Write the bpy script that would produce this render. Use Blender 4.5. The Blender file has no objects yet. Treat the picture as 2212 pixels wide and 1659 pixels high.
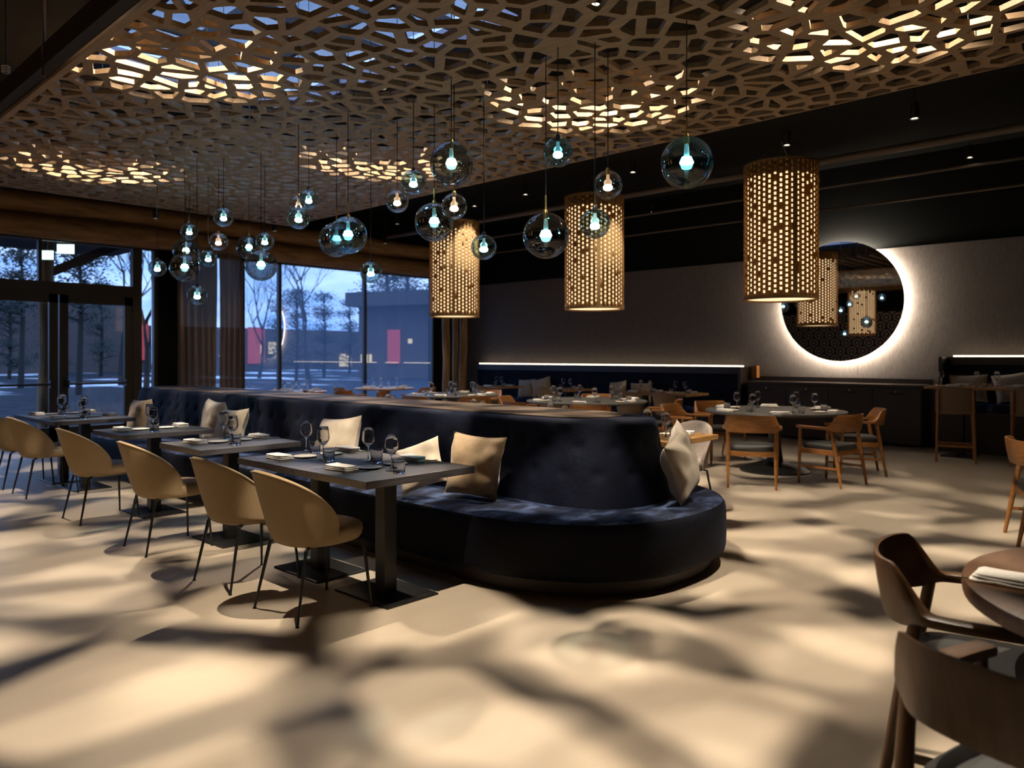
import bpy, bmesh, math, random
from mathutils import Vector, Matrix, noise
PI = math.pi
SC = bpy.context.scene
COL = SC.collection
# ------------------------------------------------------------------ camera
F, CX, CY, H = 1636.0, 1106.0, 768.0, 1.42
cam_d = bpy.data.cameras.new('camera'); cam = bpy.data.objects.new('camera', cam_d); COL.objects.link(cam)
cam.location = (0, 0, H); cam.rotation_euler = (PI/2, 0, math.radians(-46.85))
cam_d.sensor_width = 36; cam_d.lens = 36*F/2212; cam_d.shift_y = -(829.5-CY)/2212
cam_d.dof.use_dof = True; cam_d.dof.focus_distance = 4.4; cam_d.dof.aperture_fstop = 2.4
cam_d.clip_end = 400
SC.camera = cam
# ------------------------------------------------------------------ colour management
SC.view_settings.view_transform = 'Standard'; SC.view_settings.look = 'None'
SC.view_settings.exposure = 0.0; SC.view_settings.gamma = 1.0
SC.view_settings.use_curve_mapping = False
SC.cycles.use_denoising = True
SC.cycles.sample_clamp_indirect = 3.0
SC.cycles.sample_clamp_direct = 30.0
SC.cycles.max_bounces = 7; SC.cycles.diffuse_bounces = 3; SC.cycles.glossy_bounces = 4
SC.cycles.transmission_bounces = 4; SC.cycles.transparent_max_bounces = 24
SC.cycles.caustics_reflective = False; SC.cycles.caustics_refractive = False
# ------------------------------------------------------------------ dusk sky
W = bpy.data.worlds.new('dusk_sky'); SC.world = W; W.use_nodes = True
nt = W.node_tree; nt.nodes.clear()
def N(nt, t, **kw):
    n = nt.nodes.new(t)
    for k, v in kw.items():
        if k in n.inputs: n.inputs[k].default_value = v
        else: setattr(n, k, v)
    return n
tc = N(nt, 'ShaderNodeTexCoord'); mp = N(nt, 'ShaderNodeMapping'); mp.inputs['Scale'].default_value = (2.2, 2.2, 7)
nz = N(nt, 'ShaderNodeTexNoise'); nz.inputs['Scale'].default_value = 2.2; nz.inputs['Detail'].default_value = 7; nz.inputs['Roughness'].default_value = .55
rp = N(nt, 'ShaderNodeValToRGB'); e = rp.color_ramp.elements
e[0].position = .36; e[0].color = (.115, .25, .62, 1); e[1].position = .62; e[1].color = (.36, .52, .86, 1)
bg = N(nt, 'ShaderNodeBackground'); bg.inputs['Strength'].default_value = 2.1; wo = N(nt, 'ShaderNodeOutputWorld')
nt.links.new(tc.outputs['Generated'], mp.inputs[0]); nt.links.new(mp.outputs[0], nz.inputs['Vector'])
nt.links.new(nz.outputs['Fac'], rp.inputs[0]); nt.links.new(rp.outputs[0], bg.inputs[0])
sz = N(nt, 'ShaderNodeSeparateXYZ'); zr = N(nt, 'ShaderNodeMapRange'); nt.links.new(tc.outputs['Generated'], sz.inputs[0]); nt.links.new(sz.outputs['Z'], zr.inputs[0])
zr.inputs['From Min'].default_value = .25; zr.inputs['From Max'].default_value = .6; zr.inputs['To Min'].default_value = 2.7; zr.inputs['To Max'].default_value = 4.2   # brighter overhead than at the horizon
nt.links.new(zr.outputs[0], bg.inputs['Strength']); nt.links.new(bg.outputs[0], wo.inputs[0])

# ------------------------------------------------------------------ projection helpers (photo pixels -> places in the room)
RX, RY, FX, FY = .6839, -.7297, .7294, .6837
def at_z(px, py, z):
    d = F*(H-z)/(py-CY); s = (px-CX)/F*d
    return Vector((FX*d+RX*s, FY*d+RY*s, z))
def at_d(px, py, d):
    s = (px-CX)/F*d
    return Vector((FX*d+RX*s, FY*d+RY*s, H-(py-CY)*d/F))
def at_y(px, Y, py=CY):
    r = (px-CX)/F; d = Y/(FY+RY*r); return at_d(px, py, d)
def at_x(px, X, py=CY):
    r = (px-CX)/F; d = X/(FX+RX*r); return at_d(px, py, d)

# ------------------------------------------------------------------ materials
def newmat(name):
    m = bpy.data.materials.new(name); m.use_nodes = True
    nt = m.node_tree; nt.nodes.clear(); out = nt.nodes.new('ShaderNodeOutputMaterial')
    return m, nt, out
def L(nt, a, b): nt.links.new(a, b)
def setp(b, **kw):
    for k, v in kw.items():
        k = k.replace('_', ' ')
        if k in b.inputs: b.inputs[k].default_value = v
def pbr(name, col, rough=.5, metal=0, col2=None, scale=8, stretch=(1, 1, 1), detail=4, bump=0, bscale=None, lo=.35, hi=.65, spec=.5, **kw):
    m, nt, out = newmat(name)
    b = N(nt, 'ShaderNodeBsdfPrincipled'); L(nt, b.outputs[0], out.inputs[0])
    setp(b, Roughness=rough, Metallic=metal, **kw); b.inputs['Base Color'].default_value = (*col, 1)
    b.inputs['Specular IOR Level'].default_value = spec
    if col2 or bump:
        tc = N(nt, 'ShaderNodeTexCoord'); mp = N(nt, 'ShaderNodeMapping'); mp.inputs['Scale'].default_value = stretch
        L(nt, tc.outputs['Object'], mp.inputs[0])
    if col2:
        nz = N(nt, 'ShaderNodeTexNoise'); nz.inputs['Scale'].default_value = scale; nz.inputs['Detail'].default_value = detail
        rp = N(nt, 'ShaderNodeValToRGB'); e = rp.color_ramp.elements
        e[0].position = lo; e[0].color = (*col, 1); e[1].position = hi; e[1].color = (*col2, 1)
        L(nt, mp.outputs[0], nz.inputs['Vector']); L(nt, nz.outputs['Fac'], rp.inputs[0]); L(nt, rp.outputs[0], b.inputs['Base Color'])
    if bump:
        n2 = N(nt, 'ShaderNodeTexNoise'); n2.inputs['Scale'].default_value = bscale or scale*3; n2.inputs['Detail'].default_value = 3
        bp = N(nt, 'ShaderNodeBump'); bp.inputs['Strength'].default_value = bump; bp.inputs['Distance'].default_value = .01
        L(nt, mp.outputs[0], n2.inputs['Vector']); L(nt, n2.outputs['Fac'], bp.inputs['Height']); L(nt, bp.outputs[0], b.inputs['Normal'])
    return m
def emit(name, col, s):
    m, nt, out = newmat(name); e = N(nt, 'ShaderNodeEmission'); e.inputs[0].default_value = (*col, 1); e.inputs[1].default_value = s
    L(nt, e.outputs[0], out.inputs[0]); return m
def thin_glass(name, tint, base=.04, edge=.9, blend=.35, rough=.0, gcol=(1, 1, 1)):
    m, nt, out = newmat(name)
    lw = N(nt, 'ShaderNodeLayerWeight'); lw.inputs[0].default_value = blend
    mr = N(nt, 'ShaderNodeMapRange'); mr.inputs['From Min'].default_value = 0; mr.inputs['From Max'].default_value = 1
    mr.inputs['To Min'].default_value = base; mr.inputs['To Max'].default_value = edge
    t = N(nt, 'ShaderNodeBsdfTransparent'); t.inputs[0].default_value = (*tint, 1)
    g = N(nt, 'ShaderNodeBsdfGlossy'); g.inputs['Roughness'].default_value = rough; g.inputs['Color'].default_value = (*gcol, 1)
    mx = N(nt, 'ShaderNodeMixShader'); L(nt, lw.outputs['Fresnel'], mr.inputs[0]); L(nt, mr.outputs[0], mx.inputs[0])
    L(nt, t.outputs[0], mx.inputs[1]); L(nt, g.outputs[0], mx.inputs[2]); L(nt, mx.outputs[0], out.inputs[0])
    return m
def wood(name, c1, c2, rough=.45, scale=3, stretch=(1, 14, 14), bump=.15):
    return pbr(name, c1, rough, 0, c2, scale, stretch, 6, bump, scale*2)

M = {}
M['floor'] = pbr('pale_resin_floor', (.50, .415, .31), .42, 0, (.53, .44, .33), 2.5, (1, 3, 1), 6, .03, 60, spec=.35)
M['black'] = pbr('matt_black_paint', (.008, .0078, .007), .8, spec=.12)
M['black_board'] = pbr('dark_ceiling_board', (.022, .017, .012), .6, spec=.3)
M['slat'] = pbr('dark_brown_slat', (.12, .085, .055), .6)
M['pipe'] = pbr('dim_painted_pipe', (.11, .085, .07), .4)
M['walltex'] = pbr('grey_woven_wallcovering', (.125, .102, .090), .85, 0, (.19, .158, .142), 9, (1, 22, 1.2), 5, .3, 40, spec=.15)
M['lattice'] = wood('warm_oak_veneer', (.30, .195, .105), (.39, .265, .155), .55, 2.5, (18, 1.6, 6), .08)
M['velvet'] = None
def velvet(name, c1, c2, sheen, lo=.4, hi=.62, scale=5, st=(1, 1, 1)):
    m = pbr(name, c1, .7, 0, c2, scale, st, 8, .25, 30, lo, hi, .12)
    b = [n for n in m.node_tree.nodes if n.type == 'BSDF_PRINCIPLED'][0]
    b.inputs['Sheen Weight'].default_value = .55; b.inputs['Sheen Roughness'].default_value = .35
    b.inputs['Sheen Tint'].default_value = (*sheen, 1); return m
M['velvet'] = velvet('navy_velvet', (.005, .0065, .015), (.008, .011, .024), (.05, .07, .14))
M['velvet_seat'] = velvet('crushed_navy_velvet', (.010, .014, .032), (.085, .125, .25), (.09, .12, .21), .46, .70, 5.5, (1, 1.6, 1))  # sheen highlights of the crushed pile are painted in as the lighter blue
M['velvet_skirt'] = velvet('shaded_navy_velvet', (.004, .0045, .008), (.006, .007, .013), (.03, .04, .08))  # same navy velvet, colour darkened to stand for the unlit skirt
M['plinth'] = pbr('dark_brown_plinth', (.03, .018, .012), .5)
M['capping'] = wood('brown_capping_panel', (.085, .058, .040), (.12, .084, .06), .5, 3, (10, 1, 1))
M['tan'] = pbr('tan_woven_fabric', (.46, .33, .18), .8, 0, (.53, .385, .215), 220, (1, 1, 1), 2, .12, 500, spec=.2, Sheen_Weight=.3)
M['leather'] = pbr('tan_leather_seat', (.46, .32, .17), .42, 0, (.52, .37, .20), 12, (1, 1, 1), 3, .06, 60)
M['greyfab'] = pbr('pale_grey_chair_fabric', (.42, .35, .29), .85, 0, (.50, .42, .35), 80, (1, 1, 1), 3, .2, 160, spec=.2)
M['brownfab'] = pbr('taupe_chair_fabric', (.20, .145, .10), .85, 0, (.25, .18, .125), 80, (1, 1, 1), 3, .2, 160, spec=.2)
M['metal_black'] = pbr('black_powdercoat', (.012, .012, .012), .35)
M['base_plate'] = pbr('black_steel_plate', (.035, .033, .033), .28, .6)
M['table_dark'] = wood('charcoal_stained_top', (.045, .042, .048), (.085, .08, .088), .42, 4, (1.2, 16, 8), .12)
M['oak'] = wood('honey_oak', (.33, .165, .05), (.45, .24, .085), .42, 3, (2, 16, 10), .1)
M['walnut'] = wood('walnut_armchair_wood', (.27, .105, .026), (.38, .165, .045), .38, 3, (3, 3, 14), .1)
M['darkwood'] = wood('shadowed_brown_stained_wood', (.068, .031, .010), (.105, .05, .018), .4, 3, (3, 14, 3), .1)
M['tabletop_wood'] = wood('reddish_brown_table_top', (.12, .058, .028), (.165, .085, .042), .42, 3, (3, 14, 3), .1)
M['roundtop'] = wood('charcoal_round_top', (.05, .047, .043), (.085, .08, .07), .4, 3, (2, 14, 2), .1)
M['cushion_dark'] = pbr('charcoal_seat_leather', (.028, .029, .028), .5)
M['linen'] = pbr('white_linen', (.88, .83, .75), .85, 0, (.92, .88, .81), 30, (1, 1, 1), 3, .3, 60, spec=.2)
M['ceramic'] = pbr('cream_stoneware', (.82, .75, .62), .4)
M['steel'] = pbr('polished_cutlery', (.75, .72, .68), .16, 1)
M['glass'] = pbr('clear_stemware', (1, 1, 1), .01, Transmission_Weight=1.0, IOR=1.42)
M['tumbler'] = pbr('clear_tumbler', (1, 1, 1), .01, Transmission_Weight=1.0, IOR=1.45)
M['window'] = thin_glass('window_glass', (.95, .965, .98), .05, .9, .12)
M['fogged'] = thin_glass('fogged_window_glass', (.93, .95, .97), .06, .9, .12)
nt = M['fogged'].node_tree; out = [n for n in nt.nodes if n.type == 'OUTPUT_MATERIAL'][0]; mx0 = [n for n in nt.nodes if n.type == 'MIX_SHADER'][0]
tl = N(nt, 'ShaderNodeBsdfTranslucent'); tl.inputs[0].default_value = (.45, .62, .9, 1); mx1 = N(nt, 'ShaderNodeMixShader'); mx1.inputs[0].default_value = .075
L(nt, mx0.outputs[0], mx1.inputs[1]); L(nt, tl.outputs[0], mx1.inputs[2]); L(nt, mx1.outputs[0], out.inputs[0])
M['cushion_beige'] = pbr('beige_velvet_cushion', (.50, .415, .31), .8, 0, (.56, .47, .36), 20, (1, 1, 1), 3, .06, 300, spec=.2, Sheen_Weight=.4)
M['cushion_tan'] = pbr('golden_tan_velvet_cushion', (.36, .25, .14), .75, 0, (.43, .305, .18), 20, (1, 1, 1), 3, .06, 300, spec=.2, Sheen_Weight=.4)
M['cushion_cream'] = pbr('cream_linen_cushion', (.66, .56, .44), .85, 0, (.72, .62, .5), 20, (1, 1, 1), 3, .06, 300, spec=.2)
M['log'] = pbr('stripped_log_timber', (.17, .085, .03), .7, 0, (.38, .21, .085), 2.2, (1, 6, 6), 7, .6, 8, .3, .7)
M['logv'] = pbr('stripped_log_post', (.16, .08, .03), .7, 0, (.42, .24, .10), 2.2, (6, 6, .8), 7, .6, 8, .3, .7)
M['frame'] = pbr('bronze_window_frame', (.03, .023, .016), .45)
M['cabinet'] = pbr('espresso_cabinet', (.022, .013, .009), .4)
M['ledge'] = pbr('dark_ledge', (.06, .045, .035), .35)
M['brass'] = pbr('brass', (.7, .45, .16), .28, 1)
M['led'] = emit('warm_white_led', (1, .83, .55), 5)
M['halo'] = emit('halo_led', (1, .9, .74), 85)
M['mirror'] = pbr('mirror_silver', (.80, .80, .80), .0, 1)
M['lens'] = emit('spot_lens_glow', (1, .83, .58), 14)
M['exit'] = emit('illuminated_sign_face', (.80, 1, .93), 1.6)
# ------------------------------------------------------------------ mesh helpers
class MB:
    def __init__(s): s.v = []; s.f = []
    def add(s, vs, fs):
        o = len(s.v); s.v += [tuple(p) for p in vs]; s.f += [tuple(i+o for i in f) for f in fs]; return s
    def box(s, c, d, rz=0, M4=None):
        x, y, z = d[0]/2, d[1]/2, d[2]/2
        p = [Vector((a*x, b*y, k*z)) for a, b, k in ((-1,-1,-1),(1,-1,-1),(1,1,-1),(-1,1,-1),(-1,-1,1),(1,-1,1),(1,1,1),(-1,1,1))]
        R = M4 if M4 is not None else Matrix.Rotation(rz, 3, 'Z')
        return s.add([R @ q + Vector(c) for q in p], [(0,3,2,1),(4,5,6,7),(0,1,5,4),(1,2,6,5),(2,3,7,6),(3,0,4,7)])
    def bar(s, a, b, w, t, up=(0, 0, 1)):
        a, b = Vector(a), Vector(b); ax = (b-a); l = ax.length; ax.normalize()
        u = Vector(up); sd = ax.cross(u)
        if sd.length < 1e-4: sd = ax.cross(Vector((1, 0, 0)))
        sd.normalize(); u = sd.cross(ax)
        R = Matrix((ax, sd, u)).transposed()
        return s.box((a+b)/2, (l, w, t), M4=R)
    def loft(s, rings, cap=True, closed=True):
        n = len(rings[0]); o = len(s.v)
        for r in rings: s.v += [tuple(p) for p in r]
        for i in range(len(rings)-1):
            for j in range(n if closed else n-1):
                k = (j+1) % n
                s.f.append((o+i*n+j, o+i*n+k, o+(i+1)*n+k, o+(i+1)*n+j))
        if cap:
            s.f.append(tuple(o+j for j in range(n))[::-1]); e = o+(len(rings)-1)*n
            s.f.append(tuple(e+j for j in range(n)))
        return s
    def tube(s, pts, rad, n=8, cap=True):
        pts = [Vector(p) for p in pts]; rings = []; ref = None
        if not hasattr(rad, '__len__'): rad = [rad]*len(pts)
        for i, p in enumerate(pts):
            t = (pts[min(i+1, len(pts)-1)]-pts[max(i-1, 0)]).normalized()
            if ref is None: ref = Vector((0, 0, 1)) if abs(t.z) < .9 else Vector((1, 0, 0))
            u = (ref - t*ref.dot(t)); u.normalize(); v = t.cross(u); ref = u
            rings.append([p+(u*math.cos(2*PI*k/n)+v*math.sin(2*PI*k/n))*rad[i] for k in range(n)])
        return s.loft(rings, cap)
    def lathe(s, prof, n=24, c=(0, 0, 0), cap=False):
        rings = [[(c[0]+r*math.cos(2*PI*k/n), c[1]+r*math.sin(2*PI*k/n), c[2]+z) for k in range(n)] for r, z in prof]
        return s.loft(rings, cap)
def build(name, mb, mat, parent=None, smooth=40, bevel=0, seg=2, kind=None, label=None, loc=None):
    me = bpy.data.meshes.new(name); me.from_pydata(mb.v, [], mb.f); me.update()
    bm = bmesh.new(); bm.from_mesh(me); bmesh.ops.recalc_face_normals(bm, faces=bm.faces); bm.to_mesh(me); bm.free()
    me.materials.append(M[mat] if isinstance(mat, str) else mat)
    if smooth:
        me.polygons.foreach_set('use_smooth', [True]*len(me.polygons)); me.set_sharp_from_angle(angle=math.radians(smooth))
    o = bpy.data.objects.new(name, me); COL.objects.link(o)
    if parent: o.parent = parent
    if loc is not None: o.location = loc
    if bevel:
        b = o.modifiers.new('soft_edge', 'BEVEL'); b.width = bevel; b.segments = seg; b.limit_method = 'ANGLE'
    if kind: o['kind'] = kind
    if label: o['label'] = label
    return o
def thing(name, loc=(0, 0, 0), rz=0, label=None, cat=None, group=None):
    o = bpy.data.objects.new(name, None); COL.objects.link(o); o.empty_display_size = .1
    o.location = loc; o.rotation_euler = (0, 0, rz); tag(o, label, cat, group); return o
ALL = {}
def tag(o, label, cat, group=None):
    if label:
        o['label'] = label; ALL.setdefault(label, []).append(o.name)
    if cat: o['category'] = cat
    if group: o['group'] = group
    return o
def copy_tree(o, loc=None, rz=None, label=None, group=None, mats=None):
    def rec(s, par):
        c = s.copy(); COL.objects.link(c)
        if par is not None: c.parent = par
        for ch in kids.get(s.name, []): rec(ch, c)
        return c
    kids = {}
    def walk(s):
        kids[s.name] = list(s.children)
        for ch in s.children: walk(ch)
    walk(o)
    c = rec(o, None)
    if loc is not None: c.location = loc
    if rz is not None: c.rotation_euler = (0, 0, rz)
    if label: tag(c, label, c.get('category'), group)
    if group: c['group'] = group
    return c
class Proto:   # the first placing moves the original itself, later ones copy it
    def __init__(s, fn, *a): s.fn = fn; s.a = a; s.o = None
    def __call__(s, loc, rz, label, group=None):
        if s.o is None:
            s.o = s.fn(*s.a); s.o.location = loc; s.o.rotation_euler = (0, 0, rz)
            tag(s.o, label, s.o.get('category'), group); return s.o
        return copy_tree(s.o, loc, rz, label, group)
def struct(name, mb, mat, **k): return build(name, mb, mat, kind='structure', **k)

# ------------------------------------------------------------------ room shell
XL, XR, YN, YF, ZC = -3.2, 13.1, -4.0, 14.05, 4.6
struct('floor', MB().box((4.95, 5.0, -.05), (16.6, 18.4, .1)), 'floor', smooth=0)
mb = MB()
SKX0, SKX1, SKY0, SKY1 = 2.85, 5.45, 4.8, 9.2
for x0, x1, y0, y1 in ((XL, SKX0, YN, YF), (SKX1, XR, YN, YF), (SKX0, SKX1, YN, SKY0), (SKX0, SKX1, SKY1, YF)):
    mb.box(((x0+x1)/2, (y0+y1)/2, ZC+.06), (x1-x0, y1-y0, .12))
struct('ceiling', mb, 'black', smooth=0)
# long wall behind the mirror: woven panel below, black band above
struct('wall_right', MB().box((XR+.1, 5.0, 2.3), (.2, 18.4, 4.8)), 'black', smooth=0)
mb = MB(); ys = [-4, -1.2, 1.6, 4.4, 7.2, 10.0, 13.9]
for a, b in zip(ys[:-1], ys[1:]): mb.box((XR-.012, (a+b)/2, 1.575), (.024, b-a-.006, 3.15))
struct('wall_panel_right', mb, 'walltex', smooth=0)
# skylight shaft and frame
mb = MB(); zt = 4.95
cx, cy = (SKX0+SKX1)/2, (SKY0+SKY1)/2
for c, d in (((SKX0-.05, cy, (ZC+zt)/2+.06), (.1, SKY1-SKY0, zt-ZC-.12)), ((SKX1+.05, cy, (ZC+zt)/2+.06), (.1, SKY1-SKY0, zt-ZC-.12)),
             ((cx, SKY0-.05, (ZC+zt)/2+.06), (SKX1-SKX0+.2, .1, zt-ZC-.12)), ((cx, SKY1+.05, (ZC+zt)/2+.06), (SKX1-SKX0+.2, .1, zt-ZC-.12))):
    mb.box(c, d)
M['shaft'] = pbr('pale_mauve_plaster', (.62, .58, .66), .8)
struct('ceiling_shaft', mb, 'shaft', smooth=0)
mb = MB()
for k in range(2): mb.box((SKX0+(SKX1-SKX0)*(k+1)/3*1.0, cy, zt-.06), (.05, SKY1-SKY0, .12))
for k in range(3): mb.box((cx, SKY0+(SKY1-SKY0)*(k+1)/4, zt-.06), (SKX1-SKX0, .05, .12))
sk = struct('window_3', mb, 'frame', smooth=0)
build('window_pane', MB().box((cx, cy, zt+.01), (SKX1-SKX0, SKY1-SKY0, .012)), 'window', sk, smooth=0)
# left wall with arched wallpaper
def scallop():
    m, nt, out = newmat('arched_scallop_wallpaper')
    b = N(nt, 'ShaderNodeBsdfPrincipled', Roughness=.6); L(nt, b.outputs[0], out.inputs[0])
    tc = N(nt, 'ShaderNodeTexCoord'); sp = N(nt, 'ShaderNodeSeparateXYZ'); L(nt, tc.outputs['Object'], sp.inputs[0])
    def mt(op, a, b_=None, c=None):
        n = N(nt, 'ShaderNodeMath', operation=op)
        for i, q in enumerate((a, b_, c)):
            if q is None: continue
            if isinstance(q, (int, float)): n.inputs[i].default_value = q
            else: L(nt, q, n.inputs[i])
        return n.outputs[0]
    W_, H_ = .40, .30
    z = mt('DIVIDE', sp.outputs['Z'], H_); row = mt('FLOOR', z); v = mt('SUBTRACT', z, row)
    odd = mt('MODULO', row, 2.0); u = mt('ADD', mt('DIVIDE', sp.outputs['Y'], W_), mt('MULTIPLY', odd, .5))
    u = mt('SUBTRACT', mt('FRACT', mt('ADD', u, 100.0)), .5)
    vv = mt('MULTIPLY', mt('SUBTRACT', v, .3), .75)
    d = mt('SQRT', mt('ADD', mt('MULTIPLY', u, u), mt('MULTIPLY', vv, vv)))
    s = mt('SINE', mt('MULTIPLY', d, 23.0))
    rp = N(nt, 'ShaderNodeValToRGB'); e = rp.color_ramp.elements
    e[0].position = .35; e[0].color = (.018, .015, .013, 1); e[1].position = .75; e[1].color = (.42, .33, .25, 1)
    L(nt, mt('ADD', mt('MULTIPLY', s, .5), .5), rp.inputs[0]); L(nt, rp.outputs[0], b.inputs['Base Color'])
    return m
M['scallop'] = scallop()
struct('wall_left', MB().box((XL-.1, 5.0, 2.3), (.2, 18.4, 4.8)), 'black', smooth=0)
struct('wall_panel_left', MB().box((XL+.012, 5.0, 1.5), (.024, 17.8, 3.0)), 'scallop', smooth=0)
struct('wall_near', MB().box((4.95, YN-.1, 2.3), (16.7, .2, 4.8)), 'black', smooth=0)

# ------------------------------------------------------------------ window wall (Y = 14)
def xw(px, Y=14.0): return at_y(px, Y).x
ZH = 3.34                                                     # head of the glazing
wall = MB()
wall.box(((XL+XR)/2, YF+.02, (ZH+ZC)/2+.02), (XR-XL, .16, ZC-ZH))   # header above the glass
x_a, x_b = xw(334), xw(523)                                    # solid part behind the curtain
wall.box(((x_a+xw(388))/2, YF, ZH/2), (xw(388)-x_a, .2, ZH))
wall.box(((xw(934)+XR)/2, YF, ZH/2), (XR-xw(934), .2, ZH))
wall.box(((XL-.1+0.55)/2, YF, ZH/2), (.65-XL, .2, ZH))
struct('wall_far', wall, 'black', smooth=0)
# window 1: wide glazing right of the curtain with slim mullions
gx0, gx1 = xw(388), xw(934)
mb = MB()
for px in (524, 603, 787, 934):
    w = .06 if px in (603, 787) else .05
    mb.box((xw(px), 14.0, ZH/2), (w, .1, ZH))
mb.box(((gx0+gx1)/2, 14.0, .05), (gx1-gx0, .1, .1)); mb.box(((gx0+gx1)/2, 14.0, ZH-.03), (gx1-gx0, .1, .06))
w1 = struct('window_1', mb, 'frame', smooth=0)
build('window_pane', MB().box(((gx0+gx1)/2, 14.0, ZH/2), (gx1-gx0, .014, ZH-.1)), 'fogged', w1, smooth=0)
# window 2: transom lights over the doors and the narrow side light
dx0 = .65; dxm = (xw(108)+xw(142))/2; dx1 = xw(290); sx1 = x_a
mb = MB()
mb.box(((dx0+dx1)/2, 14.0, 2.53), (dx1-dx0, .12, .2)); mb.box(((dx0+sx1)/2, 14.0, ZH-.02), (sx1-dx0, .12, .05))
mb.box((dx1+.03, 14.0, ZH/2), (.15, .14, ZH)); mb.box((sx1, 14.0, ZH/2), (.06, .12, ZH)); mb.box(((dx1+sx1)/2, 14.0, .05), (sx1-dx1, .1, .1))
mb.box((xw(85), 14.0, 2.98), (.05, .1, .7)); mb.box((dx0, 14.0, ZH/2), (.12, .12, ZH))
w2 = struct('window_2', mb, 'frame', smooth=0)
build('window_pane', MB().box(((dx0+dx1)/2, 14.0, 2.98), (dx1-dx0, .014, .72)), 'window', w2, smooth=0)
build('window_pane', MB().box(((dx1+sx1)/2, 14.0, ZH/2), (sx1-dx1-.1, .014, ZH-.1)), 'window', w2, smooth=0)
# the glazed double doors
for k, (a, b, hs) in enumerate(((dx0+.06, dxm-.01, 1), (dxm+.01, dx1-.045, -1))):
    mb = MB()
    for x in (a+.065, b-.065): mb.box((x, 13.98, 1.215), (.13, .07, 2.43))
    mb.box(((a+b)/2, 13.98, .12), (b-a, .07, .24)); mb.box(((a+b)/2, 13.98, 2.36), (b-a, .07, .14))
    d = struct('door_%d' % (k+1), mb, 'frame', smooth=0)
    build('door_pane', MB().box(((a+b)/2, 13.985, 1.2), (b-a-.26, .014, 2.1)), 'window', d, smooth=0)
    h = MB().tube([(a+.1, 13.87, .95), (b-.1, 13.87, .95)], .018, 10)
    for x in (a+.1, b-.1): h.box((x, 13.92, .95), (.06, .09, .12))
    build('door_handle', h, 'metal_black', d)

# logs along the top of the glazing
def log(name, a, b, r, seed, n=26, mat='log', seg=18):
    random.seed(seed); a, b = Vector(a), Vector(b); ax = (b-a).normalized()
    up = Vector((0, 0, 1)) if abs(ax.z) < .8 else Vector((0, 1, 0))
    u = ax.cross(up).normalized(); v = ax.cross(u)
    rings = []
    for i in range(n+1):
        t = i/n; p = a.lerp(b, t); w = noise.noise(Vector((t*3.1+seed, 0, 5)))*.045; w2 = noise.noise(Vector((t*2.7, seed, 1)))*.05
        rr = r*(1+.10*noise.noise(Vector((t*7, seed, 2)))+.05*noise.noise(Vector((t*19, seed, 9))))
        rings.append([p+u*w+v*w2+(u*math.cos(2*PI*k/seg)+v*math.sin(2*PI*k/seg))*rr*(1+.07*noise.noise(Vector((k*.9, t*5, seed)))) for k in range(seg)])
    return build(name, MB().loft(rings), mat, smooth=60)
tag(log('log_beam', (-3.1, 13.72, 3.47), (12.6, 13.72, 3.47), .185, 3, 60), 'long stripped timber log lying directly along the window heads', 'beam')
tag(log('log_beam', (-3.1, 13.76, 3.84), (12.9, 13.76, 3.84), .185, 8, 60), 'upper stripped timber log stacked on top of another log above windows', 'beam')
tag(log('log_beam', (-2.9, -3.5, 3.95), (-2.9, 13.2, 3.95), .22, 12, 50), 'timber log above the arched wallpaper, seen in the round mirror', 'beam')
for i, (px, dd, r, lean) in enumerate(((965, 17.1, .085, -.04), (983, 17.6, .07, .0), (999, 17.1, .085, .03))):
    p = at_d(px, CY, dd); lab = ['gnarled timber post nearest the wide window, in a trio', 'middle crooked timber post of the trio beside the wide window', 'timber post of the window trio that stands nearest the long bench'][i]
    tag(log('timber_post', (p.x, p.y, 0), (p.x+lean, p.y, 3.3), r, 20+i, 30, 'logv', 14), lab, 'post', 'timber posts at the window corner')
# curtain: pleated, semi sheer
def curtain_mat():
    m, nt, out = newmat('brown_sheer_curtain')
    d = N(nt, 'ShaderNodeBsdfDiffuse'); d.inputs[0].default_value = (.27, .175, .10, 1)
    tl = N(nt, 'ShaderNodeBsdfTranslucent'); tl.inputs[0].default_value = (.20, .14, .09, 1)
    tr = N(nt, 'ShaderNodeBsdfTransparent'); tr.inputs[0].default_value = (.5, .45, .4, 1)
    a = N(nt, 'ShaderNodeMixShader'); a.inputs[0].default_value = .22; b = N(nt, 'ShaderNodeMixShader'); b.inputs[0].default_value = .035
    L(nt, d.outputs[0], a.inputs[1]); L(nt, tl.outputs[0], a.inputs[2]); L(nt, a.outputs[0], b.inputs[1]); L(nt, tr.outputs[0], b.inputs[2]); L(nt, b.outputs[0], out.inputs[0]); return m
M['curtain'] = curtain_mat()
def curtain(x0, x1, y, label, seed, pleat=.12, amp=.05):
    mb = MB(); n = int((x1-x0)/pleat*10); random.seed(seed); top = []; rows = []
    ph = [random.uniform(-.6, .6) for _ in range(400)]
    for j, z in enumerate((.02, .9, 1.8, 2.7, 3.3)):
        row = []
        for i in range(n+1):
            x = x0+(x1-x0)*i/n; k = i/10
            a = amp*(1+.3*math.sin(k*.7+seed))*(1.15-.1*z/3.3)
            row.append((x+.012*math.sin(k*1.7+z), y+a*math.sin(2*PI*k+ph[int(k)]*.5)+.01*math.sin(z*2+k), z))
        rows.append(row)
    mb.loft(rows, cap=False, closed=False)
    o = build('curtain', mb, 'curtain', smooth=80); tag(o, label, 'curtain'); return o
curtain(xw(383, 13.5), xw(470, 13.5), 13.5, 'brown full-height pleated curtain beside the dark window pier', 1)
curtain(xw(474, 13.5), xw(524, 13.5), 13.5, 'brown pleated curtain drawn back at the edge of the wide glazing', 5, .10, .04)
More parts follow.
